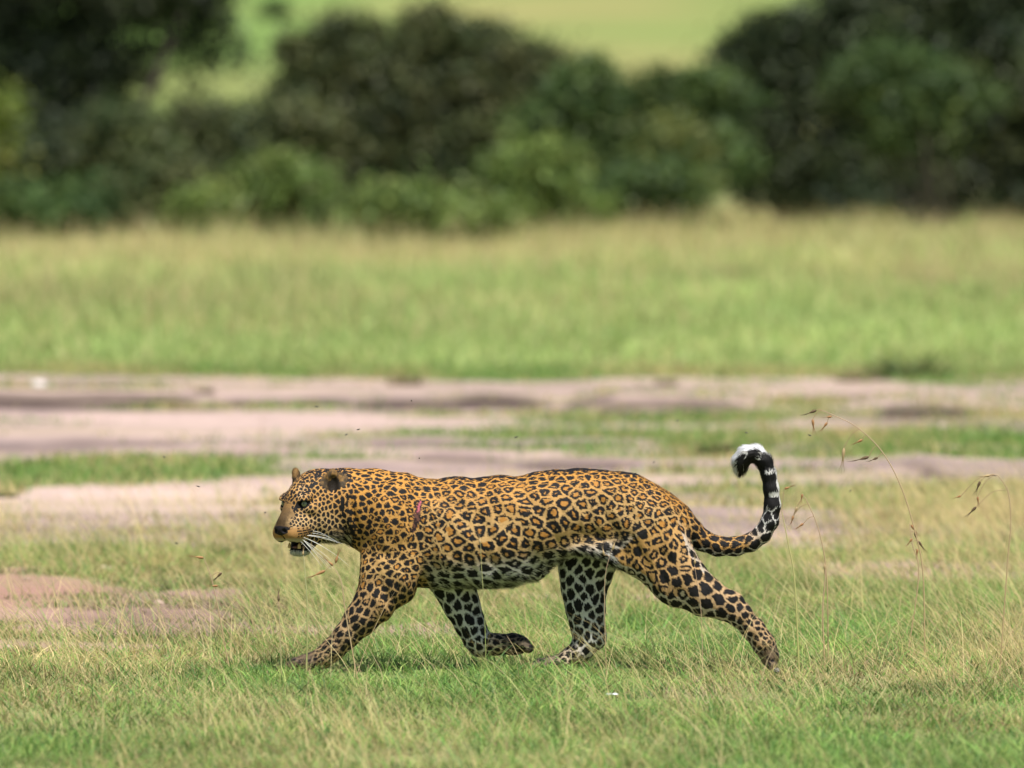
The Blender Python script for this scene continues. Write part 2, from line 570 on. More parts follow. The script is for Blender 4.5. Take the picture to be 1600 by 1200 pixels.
# ------------------------------------------------------------------ bushes and trees behind the meadow
class Crown:
    """leaf sprays spread through lobes; lobes are (x, row, rx, ry) as surveyed at the distance D (FPX / D units to the metre)"""

    def __init__(s, D, pal, leaf=0.085, dens=1.0, seed=1):
        s.D, s.pal, s.leaf, s.dens = D, np.array(pal), leaf, dens
        s.rng = np.random.default_rng(seed)
        s.V, s.C, s.n = [], [], 0
        s.lobes = []

    def lobe(s, x, row, rx, ry, depth=None, dD=0.0):
        k = FPX / s.D
        c = np.array([(x - 800) / k, s.D + dD, CAM_H + (HOR - row) / k])
        r = np.array([rx / k, (depth or 0.5 * (rx + ry)) / k, ry / k])
        s.lobes.append((c, r))
        rng = s.rng
        # sprays: small clumps on and inside the lobe, with holes between
        m = max(int(46 * s.dens * (r[0] * r[2] + r[0] * r[1] + r[1] * r[2]) / 0.6), 8)
        d = rng.normal(size=(m, 3))
        d /= np.linalg.norm(d, axis=1)[:, None]
        rad = 0.45 + 0.62 * rng.random(m) ** 0.6
        rad *= 1 + 0.16 * fbm(d[:, 0] * 2.2 + c[0], d[:, 1] * 2.2, d[:, 2] * 2.2 + c[2], s=301, o=2) * 2
        ctr = c + d * rad[:, None] * r
        hue = np.clip(rng.random(m) * 0.75 + 0.25 * rng.random(), 0, 0.999)
        tint = rng.uniform(0.72, 1.32) * np.array([rng.uniform(0.95, 1.12), 1.0, rng.uniform(0.85, 1.0)])
        per = 34
        spr = 0.11 + 0.07 * rng.random(m)
        off = rng.normal(size=(m, per, 3)) * spr[:, None, None] * np.array([1.0, 1.0, 0.75])
        P = (ctr[:, None, :] + off).reshape(-1, 3)
        n = len(P)
        out = np.repeat(d, per, 0) + np.array([0, 0, 0.55]) + rng.normal(size=(n, 3)) * 0.75
        out /= np.linalg.norm(out, axis=1)[:, None]
        a = np.cross(out, rng.normal(size=(n, 3)))
        a /= np.linalg.norm(a, axis=1)[:, None]
        b = np.cross(out, a)
        L = s.leaf * (0.65 + 0.7 * rng.random(n))[:, None]
        q = np.stack([P - a * L * 0.55, P + b * L * 0.26 + out * L * 0.06, P + a * L * 0.55, P - b * L * 0.26 + out * L * 0.06], 1)
        i = (np.repeat(hue, per) * len(s.pal)).astype(int) % len(s.pal)
        col = s.pal[i] * tint * (1 + 0.3 * (rng.random((n, 1)) * 2 - 1))
        s.V.append(q.reshape(-1, 3))
        s.C.append(np.repeat(col, 4, 0))
        s.n += n

    def build(s, name, label, cat, group, base_x, stems=3, spread=0.25, trunk_r=0.05):
        z0 = float(terrain(np.array([0.0]), np.array([s.D]))[0][0])
        k = FPX / s.D
        base = np.array([(base_x - 800) / k, s.D, z0 - 0.03])
        root = empty(name, base, label, cat, group)
        V = np.concatenate(s.V) - base
        F = np.arange(len(V)).reshape(-1, 4)
        link('crown', mesh_np('crown', V, F, np.concatenate(s.C)), M_LEAF, root)
        TV, TF, nb = [], [], 0
        big = sorted(s.lobes, key=lambda q: -q[1][0] * q[1][2])
        tgt = big[:max(stems, min(len(big), 9))]
        for j, (c, r) in enumerate(tgt):
            a0 = np.array([s.rng.normal(0, spread), s.rng.normal(0, spread), 0.0])
            a3 = c - base + s.rng.normal(size=3) * r * 0.3
            ts = np.linspace(0, 1, 9)
            bend = s.rng.normal(size=3) * 0.10 * np.linalg.norm(a3)
            pts = [a0 * (1 - t) + a3 * t + bend * math.sin(t * math.pi) for t in ts]
            v, f = bark_tube(pts, trunk_r * (1 - 0.78 * ts))
            TV.append(v)
            TF.append(f + nb)
            nb += len(v)
        link('trunk', mesh_np('trunk', np.concatenate(TV), np.concatenate(TF), smooth=True), M_BARK, root)
        return root


def bark_tube(pts, rad, sides=6):
    pts = np.array(pts, float)
    rad = np.broadcast_to(np.asarray(rad, float).ravel()[:len(pts)] if np.size(rad) > 1 else rad, (len(pts),))
    tg = np.gradient(pts, axis=0)
    tg /= np.linalg.norm(tg, axis=1)[:, None] + 1e-12
    A = np.cross(tg, np.array([0.31, 0.87, 0.08]))
    A /= np.linalg.norm(A, axis=1)[:, None] + 1e-12
    B = np.cross(tg, A)
    an = np.arange(sides) / sides * 2 * math.pi
    V = (pts[:, None, :] + rad[:, None, None] * (np.cos(an)[None, :, None] * A[:, None, :] + np.sin(an)[None, :, None] * B[:, None, :])).reshape(-1, 3)
    i = np.arange(len(pts) - 1)[:, None] * sides
    j = np.arange(sides)[None, :]
    return V, np.stack([i + j, i + (j + 1) % sides, i + sides + (j + 1) % sides, i + sides + j], 2).reshape(-1, 4)


DARK = [(0.0248, 0.0404, 0.0157), (0.033, 0.0501, 0.02), (0.0429, 0.0596, 0.0215), (0.0215, 0.0347, 0.0172), (0.0594, 0.0751, 0.0286)]
OLIVE = [(0.0688, 0.0875, 0.0326), (0.0875, 0.1044, 0.0391), (0.0525, 0.0762, 0.0283), (0.11, 0.1242, 0.0501), (0.045, 0.0705, 0.0283)]
MID = [(0.0569, 0.1063, 0.0296), (0.0751, 0.1222, 0.0336), (0.0455, 0.085, 0.0296), (0.0968, 0.1394, 0.0394)]
LIGHT = [(0.1047, 0.1647, 0.0388), (0.1294, 0.1976, 0.0459), (0.0863, 0.1384, 0.0367), (0.154, 0.1976, 0.0561)]
YELL = [(0.15, 0.19, 0.03), (0.12, 0.165, 0.03), (0.18, 0.21, 0.04)]

GB = 'bushes and trees behind the meadow'
BUSHES = [
    # name, label, category, D, palette, density, base x, lobes
    ('acacia_tree', 'dark spreading tree on the left with drooping branches above the meadow', 'tree', 127, DARK, 1.0, 120, 4, 0.09,
     [(90, 60, 90, 80), (170, 50, 62, 62), (30, 130, 75, 85), (200, 120, 40, 42), (295, 22, 55, 40), (306, 100, 26, 36), (362, 85, 24, 26), (335, 50, 24, 26), (262, 70, 18, 24), (130, 165, 62, 48), (110, -60, 190, 90), (285, -40, 80, 55), (-80, 60, 120, 140), (-230, 90, 120, 120), (-360, 150, 110, 110)]),
    ('bush', 'dark leafy bush under the spreading tree, at the far left of the thicket', 'bush', 125, DARK, 1.0, 70, 4, 0.03,
     [(60, 250, 90, 70), (120, 270, 85, 55), (-30, 260, 100, 90), (150, 230, 60, 50), (-170, 270, 110, 85), (-330, 280, 120, 80)]),
    ('bush', 'olive rounded bush between the spreading tree and the central thicket', 'bush', 124.2, OLIVE, 1.0, 270, 4, 0.03,
     [(230, 225, 75, 60), (300, 235, 75, 55), (180, 270, 60, 50), (260, 290, 100, 45), (345, 215, 38, 35)]),
    ('bush', 'low dark bush filling the dip left of the tall central bush', 'bush', 124.6, OLIVE, 1.0, 410, 4, 0.03,
     [(390, 235, 60, 48), (440, 215, 55, 45), (430, 275, 90, 50), (370, 275, 60, 45)]),
    ('bush', 'yellow green bush at the left edge of the thicket', 'bush', 123.2, YELL, 1.0, 0, 3, 0.025,
     [(-4, 165, 18, 24), (0, 205, 20, 32), (-6, 240, 20, 26)]),
    ('bush', 'tall dense olive bush in the middle of the thicket with a ragged top', 'bush', 126, OLIVE, 1.05, 630, 6, 0.05,
     [(515, 128, 46, 42), (580, 112, 42, 34), (620, 140, 62, 50), (690, 102, 32, 30), (745, 128, 50, 38), (810, 135, 46, 38), (530, 170, 62, 62), (610, 190, 85, 75), (710, 170, 85, 80), (800, 180, 70, 75), (650, 270, 110, 60), (760, 265, 90, 60), (540, 255, 70, 60), (470, 160, 22, 20), (480, 82, 20, 20), (550, 62, 24, 26), (690, 48, 22, 28), (640, 68, 22, 24), (745, 74, 20, 20), (815, 92, 20, 20), (858, 122, 16, 18)]),
    ('bush', 'spreading green bush right of the tall central bush, with a pale sprig', 'bush', 125, MID, 1.0, 970, 5, 0.04,
     [(900, 190, 50, 46), (950, 182, 40, 38), (1000, 205, 56, 48), (1062, 200, 50, 50), (1088, 150, 24, 24), (1045, 150, 30, 28), (1120, 165, 30, 30), (932, 128, 18, 16), (930, 240, 75, 60), (1020, 255, 90, 60), (1090, 240, 60, 60), (870, 230, 50, 60)]),
    ('bush', 'big dark rounded bush on the right side of the thicket', 'bush', 126.5, DARK, 1.05, 1270, 6, 0.06,
     [(1205, 95, 52, 48), (1320, 60, 60, 50), (1260, 110, 72, 70), (1190, 180, 62, 62), (1270, 200, 95, 90), (1330, 130, 70, 80), (1200, 260, 75, 62), (1300, 290, 110, 55), (1160, 95, 22, 20)]),
    ('acacia_tree', 'tall dark tree reaching above the frame at the far right', 'tree', 127.5, DARK, 1.0, 1480, 5, 0.09,
     [(1400, 60, 95, 85), (1490, 40, 100, 85), (1580, 90, 90, 110), (1420, 160, 100, 85), (1520, 180, 110, 95), (1620, 220, 100, 120), (1400, 250, 90, 70), (1500, 285, 120, 60), (1600, 300, 90, 55), (1440, -40, 130, 70), (1570, -50, 110, 90), (1360, 10, 50, 45), (1740, 130, 110, 130), (1870, 190, 110, 120), (1740, 290, 120, 65), (1880, 300, 110, 60)]),
    ('bush', 'leafy lit bush in front of the tall dark tree on the right', 'bush', 124.0, MID, 0.8, 1460, 3, 0.025,
     [(1445, 205, 55, 42), (1500, 150, 45, 30), (1400, 110, 40, 28), (1330, 150, 34, 26)]),
    ('shrub', 'low green shrub at the foot of the dark bush on the far left', 'shrub', 117.0, MID, 1.0, 90, 3, 0.02,
     [(70, 330, 60, 30), (125, 338, 50, 26), (20, 335, 45, 24)]),
    ('shrub', 'bright green shrub spilling into the meadow left of the central bush', 'shrub', 114.0, LIGHT, 1.0, 420, 3, 0.02,
     [(370, 340, 70, 32), (450, 320, 60, 42), (415, 295, 36, 34), (490, 345, 46, 28)]),
    ('shrub', 'olive shrub in front of the rounded olive bush', 'shrub', 117.5, OLIVE, 1.0, 260, 3, 0.02,
     [(230, 332, 60, 30), (290, 322, 55, 34), (270, 295, 36, 28)]),
    ('shrub', 'pale green shrub at the foot of the tall central bush', 'shrub', 113.2, LIGHT, 0.9, 650, 3, 0.02,
     [(590, 345, 50, 22), (660, 338, 60, 30), (725, 350, 44, 24)]),
    ('shrub', 'bright green rounded shrub between the central bush and the spreading bush', 'shrub', 117.4, LIGHT, 1.0, 850, 3, 0.02,
     [(830, 290, 46, 38), (870, 315, 56, 36), (800, 330, 45, 30), (850, 268, 26, 24)]),
    ('shrub', 'dark green shrub below the spreading bush, in front of its shade', 'shrub', 122.2, MID, 0.9, 1020, 3, 0.02,
     [(990, 310, 55, 30), (1050, 312, 60, 28), (1025, 288, 34, 26)]),
]
for i, (nm, lb, ct, D, pal, dn, bx, stems, tr, lobes) in enumerate(BUSHES):
    cr = Crown(D, pal, 0.085, dn, 400 + i)
    for q in lobes:
        cr.lobe(*q)
        for j in range(0 if pal is YELL or (ct == 'tree' and q[0] > 180 and q[0] < 400) else 4):       # ragged shoots round the rim
            a = cr.rng.uniform(-0.4, math.pi + 0.4)
            e = cr.rng.uniform(0.16, 0.34)
            cr.lobe(q[0] + q[2] * 1.06 * math.cos(a), q[1] - q[3] * 1.06 * math.sin(a), q[2] * e, q[3] * e, 0.3 * q[2], cr.rng.uniform(-0.35, 0.1))
    cr.build(nm, lb, ct, GB, bx, stems, 0.12 if tr < 0.07 else 0.05, tr)
# pale sprig on the spreading bush stands a little proud of it
sp = Crown(123.6, [(0.11, 0.14, 0.04), (0.14, 0.16, 0.045), (0.09, 0.12, 0.035)], 0.085, 0.6, 460)
sp.lobe(1052, 205, 24, 16)
sp.lobe(1092, 226, 26, 16)
sp.build('shrub', 'yellowish sprig shrub standing against the spreading green bush', 'shrub', GB, 1075, 2, 0.05, 0.012)


# scattered far bushes on the hillside
def far_bush(x, row, w, h, D, pal, label, seed):
    cr = Crown(D, pal, 0.16, 0.5, seed)
    k = FPX / D
    X = (x - 800) / k
    zg = float(hill_z(np.array([X]), np.array([D]))[0])
    rowg = HOR - (zg - CAM_H) * k
    for a, b, c, d_ in ((0, 0.55, 0.62, 0.5), (-0.45, 0.4, 0.45, 0.4), (0.45, 0.42, 0.45, 0.42)):
        cr.lobe(x + a * w, rowg - b * h, c * w, d_ * h)
    root = cr.build('bush', label, 'bush', 'bushes on the far hillside', x, 3, 0.1, 0.05)
    return root


far_bush(430, 45, 24, 26, 420, DARK, 'small dark bush alone on the far hillside between the thickets', 471)
far_bush(1262, 20, 42, 70, 300, DARK, 'dark far bush rising behind the big bush on the right', 472)
far_bush(1195, 5, 26, 40, 330, LIGHT, 'pale green far bush on the hillside near the right thicket', 473)


# ------------------------------------------------------------------ low tufts on the track and in the meadow
def tuft(x, row, w, h, pal, label, group, seed, cat='grass tuft', name='grass_tuft'):
    X, D = px_to_ground(x, row)
    rng = np.random.default_rng(seed)
    k = FPX / D
    n = 70 + int(1.6 * w)
    z = float(terrain(np.array([X]), np.array([D]))[0][0])
    P = np.stack([rng.normal(0, w / k * 0.4, n), rng.normal(0, w / k * 0.3, n), np.zeros(n)], 1)
    rr = np.sqrt((P[:, 0] ** 2 + P[:, 1] ** 2)) / (w / k)
    hh = h / k * (0.5 + 0.8 * rng.random(n)) * np.exp(-rr * rr * 0.9)
    az = np.arctan2(P[:, 1], P[:, 0]) + rng.normal(0, 0.6, n)
    A = np.array(pal)
    c = A[rng.integers(0, len(A), n)] * (1 + 0.25 * (rng.random((n, 1)) * 2 - 1))
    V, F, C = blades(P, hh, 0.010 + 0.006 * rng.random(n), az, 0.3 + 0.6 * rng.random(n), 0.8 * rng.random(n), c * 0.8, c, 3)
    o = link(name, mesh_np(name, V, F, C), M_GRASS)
    o.location = (X, D, z - 0.01)
    return tag(o, label, cat, group)


TG = 'tufts of grass and herbs along the track'
TD = [(0.07, 0.11, 0.035), (0.09, 0.13, 0.04), (0.05, 0.08, 0.03)]
TB = [(0.26, 0.20, 0.12), (0.18, 0.15, 0.08), (0.30, 0.26, 0.14)]
for i, (x, row, w, h, pal, lb) in enumerate([
    (1420, 590, 75, 52, TD + [(0.09, 0.15, 0.04)], 'broad dark green herb clump at the edge of the meadow on the right'),
    (1340, 596, 40, 22, TB, 'small brownish tuft at the meadow edge beside the broad herb clump'),
    (635, 603, 34, 20, TB, 'brown tuft on the meadow edge above the leopard\'s shoulder'),
    (1042, 604, 22, 16, TB, 'dark brown tuft on the meadow edge above the leopard\'s rump'),
    (1120, 712, 46, 26, TD, 'dark tuft on the track left of the leopard\'s tail tip'),
    (220, 640, 12, 17, TD, 'small dark green tuft on the pink track bank at the left'),
    (318, 628, 18, 15, TB, 'brown tuft where the dark left bank ends'),
    (8, 782, 22, 14, TD, 'dark green tuft at the left edge of the bright sand'),
]):
    tuft(x, row, w, h, pal, lb, TG, 500 + i)


# ------------------------------------------------------------------ leopard
# The animal is sculpted in a frame of its own: u runs along the body (nose to tail), v up from the turf, w away from the near side;
# 464 units are one metre.
UNIT = 464.0
GY = 1052.0
LEO_AT = np.array([0.0, 38.0, 0.0])

PHI = math.radians(47)          # the head is turned towards the near side
CPH, SPH = math.cos(PHI), math.sin(PHI)
HU, HV, HW = 491.5, GY - 790.0, -10.0


def head_pt(f, l, u):
    return np.array([HU - CPH * f + SPH * l, HV + u, HW - SPH * f - CPH * l])


HEAD_AX = np.array([[-CPH, 0, -SPH], [SPH, 0, -CPH], [0, 1, 0]])     # rows: forward, left, up


class Field:
    def __init__(s, lo, hi, vox):
        s.lo, s.vox = np.array(lo, float), vox
        s.n = (np.ceil((np.array(hi) - s.lo) / vox)).astype(int) + 1
        s.f = np.full(s.n, 30.0, np.float32)

    def box(s, lo, hi):
        a = np.clip(np.floor((np.array(lo) - s.lo) / s.vox).astype(int), 0, s.n)
        b = np.clip(np.ceil((np.array(hi) - s.lo) / s.vox).astype(int) + 1, 0, s.n)
        sl = tuple(slice(p, q) for p, q in zip(a, b))
        ax = [(s.lo[k] + np.arange(a[k], b[k]) * s.vox).astype(np.float32) for k in range(3)]
        return sl, ax[0][:, None, None], ax[1][None, :, None], ax[2][None, None, :]

    def join(s, sl, d, k):
        a = s.f[sl]
        if k <= 0:
            s.f[sl] = np.minimum(a, d)
        else:
            h = np.maximum(k - np.abs(a - d), 0) / k
            s.f[sl] = np.minimum(a, d) - h * h * k * 0.25

    def carve(s, sl, d, k):
        a, d = s.f[sl], -d
        h = np.maximum(k - np.abs(a - d), 0) / max(k, 1e-6)
        s.f[sl] = np.maximum(a, d) + h * h * k * 0.25

    def cone(s, a, b, ra, rb, k, ws=1.0, carve=False):
        a, b = np.array(a, float), np.array(b, float)
        r = max(ra, rb) + 30
        sl, U, V, W = s.box(np.minimum(a, b) - r, np.maximum(a, b) + r)
        ab = b - a
        L2 = float(ab @ ab) + 1e-9
        t = np.clip(((U - a[0]) * ab[0] + (V - a[1]) * ab[1] + (W - a[2]) * ab[2]) / L2, 0, 1)
        d = np.sqrt((U - a[0] - t * ab[0]) ** 2 + (V - a[1] - t * ab[1]) ** 2 + ((W - a[2] - t * ab[2]) / ws) ** 2) - (ra + (rb - ra) * t)
        (s.carve if carve else s.join)(sl, d.astype(np.float32), k)

    def chain(s, pts, k, ws=None):
        for i in range(len(pts) - 1):
            p, q = pts[i], pts[i + 1]
            s.cone(p[:3], q[:3], p[3], q[3], k, 1.0 if ws is None else 0.5 * (ws[i] + ws[i + 1]))

    def ell(s, c, r, k, ax=None, carve=False):
        c = np.array(c, float)
        R = max(r) + 30
        sl, U, V, W = s.box(c - R, c + R)
        A = np.eye(3) if ax is None else ax
        q = [A[i][0] * (U - c[0]) + A[i][1] * (V - c[1]) + A[i][2] * (W - c[2]) for i in range(3)]
        k0 = np.sqrt(sum((q[i] / r[i]) ** 2 for i in range(3)))
        k1 = np.sqrt(sum((q[i] / r[i] ** 2) ** 2 for i in range(3))) + 1e-6
        d = k0 * (k0 - 1) / k1
        (s.carve if carve else s.join)(sl, d.astype(np.float32), k)

    def head(s, f, l, u, r, k, tilt=0.0, carve=False, yaw=0.0):
        """an ellipsoid in the head's own axes; tilt pitches its nose end down, yaw swings it sideways"""
        A = HEAD_AX.copy()
        if tilt:
            c_, s_ = math.cos(tilt), math.sin(tilt)
            A = np.array([c_ * A[0] - s_ * A[2], A[1], s_ * A[0] + c_ * A[2]])
        if yaw:
            c_, s_ = math.cos(yaw), math.sin(yaw)
            A = np.array([c_ * A[0] + s_ * A[1], -s_ * A[0] + c_ * A[1], A[2]])
        s.ell(head_pt(f, l, u), r, k, A, carve)

    def loft(s, st, k, p=2.15):
        """body barrel: stations (u, top row, bottom row, half width)"""
        st = np.array(st, float)
        sl, U, V, W = s.box((st[0, 0] - 5, GY - st[:, 2].max() - 35, -95), (st[-1, 0] + 5, GY - st[:, 1].min() + 35, 95))
        x = U.ravel()
        col = []
        for j in (1, 2, 3):       # smooth interpolation through the stations
            y = np.interp(x, st[:, 0], st[:, j])
            ker = np.hanning(25)
            ker /= ker.sum()
            col.append(np.convolve(np.pad(y, 12, mode='edge'), ker, 'valid'))
        top, bot, hw = [c[:, None, None].astype(np.float32) for c in col]
        vc, hh = GY - (top + bot) / 2, np.maximum((bot - top) / 2, 2)
        qa = np.abs(W) / hw
        qb = np.abs(V - vc) / hh
        rr = (qa ** p + qb ** p) ** (1 / p) + 1e-6
        g = np.sqrt((qa ** (p - 1) / hw) ** 2 + (qb ** (p - 1) / hh) ** 2) / rr ** (p - 1) + 1e-6
        d = (rr - 1) / np.maximum(g, 0.35 / np.maximum(hw, hh))
        d = np.maximum(d, np.maximum(st[0, 0] - U, U - st[-1, 0]))
        s.join(sl, d.astype(np.float32), k)


def surface_nets(F):
    f, n = F.f, F.n
    ins = f < 0
    c = [(i, j, k) for i in (0, 1) for j in (0, 1) for k in (0, 1)]
    sub = lambda i, j, k: ins[i:n[0] - 1 + i, j:n[1] - 1 + j, k:n[2] - 1 + k]
    anyi = np.zeros(tuple(n - 1), bool)
    alli = np.ones(tuple(n - 1), bool)
    for o in c:
        anyi |= sub(*o)
        alli &= sub(*o)
    act = np.argwhere(anyi & ~alli)
    idx = np.full(tuple(n - 1), -1, np.int32)
    idx[act[:, 0], act[:, 1], act[:, 2]] = np.arange(len(act))
    val = {o: f[act[:, 0] + o[0], act[:, 1] + o[1], act[:, 2] + o[2]] for o in c}
    P = np.zeros((len(act), 3))
    cnt = np.zeros(len(act))
    for a in c:
        for ax in range(3):
            if a[ax] == 0:
                b = tuple(1 if q == ax else a[q] for q in range(3))
                va, vb = val[a], val[b]
                m = (va < 0) != (vb < 0)
                t = va / (va - vb + 1e-12)
                p = np.tile(np.array(a, float), (len(act), 1))
                p[:, ax] += t
                P[m] += p[m]
                cnt[m] += 1
    P = P / cnt[:, None] + act
    V = P * F.vox + F.lo
    faces = []
    for ax in range(3):
        sa = [slice(1, n[q] - 1) for q in range(3)]
        sb = list(sa)
        sa[ax], sb[ax] = slice(0, n[ax] - 1), slice(1, n[ax])
        A, B = ins[tuple(sa)], ins[tuple(sb)]
        e = np.argwhere(A != B)
        flip = A[e[:, 0], e[:, 1], e[:, 2]]
        e = e + np.array([0 if q == ax else 1 for q in range(3)])
        q1, q2 = [(1, 2), (2, 0), (0, 1)][ax]
        d1, d2 = np.eye(3, dtype=int)[q1], np.eye(3, dtype=int)[q2]
        g = lambda p: idx[p[:, 0], p[:, 1], p[:, 2]]
        quad = np.stack([g(e - d1 - d2), g(e - d2), g(e), g(e - d1)], 1)
        quad[~flip] = quad[~flip][:, ::-1]
        faces.append(quad)
    return V, np.concatenate(faces)


def zz(pts, w):
    """(u, row, radius[, w]) -> (u, v, w, radius)"""
    return [(p[0], GY - p[1], p[3] if len(p) > 3 else w, p[2]) for p in pts]


FORE_N = zz([(608, 850, 46, -24), (604, 903, 41, -37), (586, 942, 31.5, -41), (563, 970, 25, -42), (540, 996, 19, -42), (520, 1017, 17, -42), (503, 1030, 15, -42), (482, 1038, 13, -43)], -40)
HIND_N = zz([(1000, 815, 52, -18), (1030, 866, 51, -27), (1062, 907, 42, -32), (1100, 933, 31, -34), (1130, 946, 23, -34), (1156, 962, 18, -34), (1178, 986, 16.5, -34), (1194, 1008, 16.5, -34), (1202, 1026, 14, -34)], -32)
FORE_F = zz([(690, 890, 36, 30), (711, 925, 31, 36), (721, 950, 27.5, 37), (733, 980, 22.5, 38), (743, 1002, 19, 38), (752, 1013, 17, 38), (775, 1014, 14.5, 38), (800, 1013, 14, 38)], 38)
HIND_F = zz([(935, 850, 46, 26), (917, 888, 43, 32), (914, 922, 35, 34), (915, 955, 28.5, 34), (918, 985, 24, 34), (921, 1004, 21, 34), (906, 1024, 16.5, 34), (880, 1040, 13.5, 34), (862, 1044, 12.5, 34)], 34)
TAIL = zz([(1030, 790, 24), (1058, 812, 21), (1080, 834, 18.5), (1098, 848, 16.5), (1122, 857, 15), (1150, 857.5, 14.2), (1174, 851, 13.8), (1192, 838, 13.5), (1204, 818, 13), (1208, 793, 12.3),
           (1206, 767, 11.6), (1202, 744, 11.2), (1195, 724, 11.8), (1182, 711.5, 12.6), (1168, 712, 12.8), (1159, 722, 12.5), (1157.5, 733, 10.5)], 0)
TAIL = [(p[0], p[1], 6.0 * math.sin(i * 0.35), p[3]) for i, p in enumerate(TAIL)]
NECK = zz([(505, 783, 45, -10), (540, 788, 49, -4), (575, 802, 56, 0), (610, 816, 66, 0)], 0)

TORSO = [(553, 768, 836, 20), (566, 748, 866, 40), (578, 741, 886, 48), (592, 741, 902, 52), (620, 745, 914, 57), (650, 749.5, 918, 55), (680, 752, 924, 56), (705, 750, 924, 59), (740, 750, 920, 62),
         (770, 747.5, 917, 63), (800, 744.5, 912, 63), (830, 742, 903, 62), (850, 740, 894, 61), (880, 738, 878, 58), (900, 737, 868, 56), (930, 737, 862, 54), (960, 739, 864, 52),
         (1000, 745, 868, 47), (1020, 752, 868, 43), (1040, 765, 864, 38), (1060, 783, 858, 32), (1078, 805, 852, 24), (1092, 824, 846, 12)]


def toes(F, at, ang, spread, r, n=4, lift=0.0, w0=0.0):
    """four toes at the end of a paw; ang is the heading of the paw in the u-v plane"""
    d = np.array([math.cos(ang), math.sin(ang), 0])
    for i in range(n):
        q = (i - (n - 1) / 2) / ((n - 1) / 2)
        fw = 10 - 3.2 * q * q
        base = np.array(at) + np.array([0, 0, q * spread * 0.75])
        mid = base + d * fw * 0.7 + np.array([0, 2.2, q * spread * 0.2])
        tip = base + d * (fw + 6) + np.array([0, -2.5, q * spread * 0.28])
        F.cone(base, mid, r * 1.0, r * 0.98, 4)
        F.cone(mid, tip, r * 0.98, r * 0.8, 2.5)


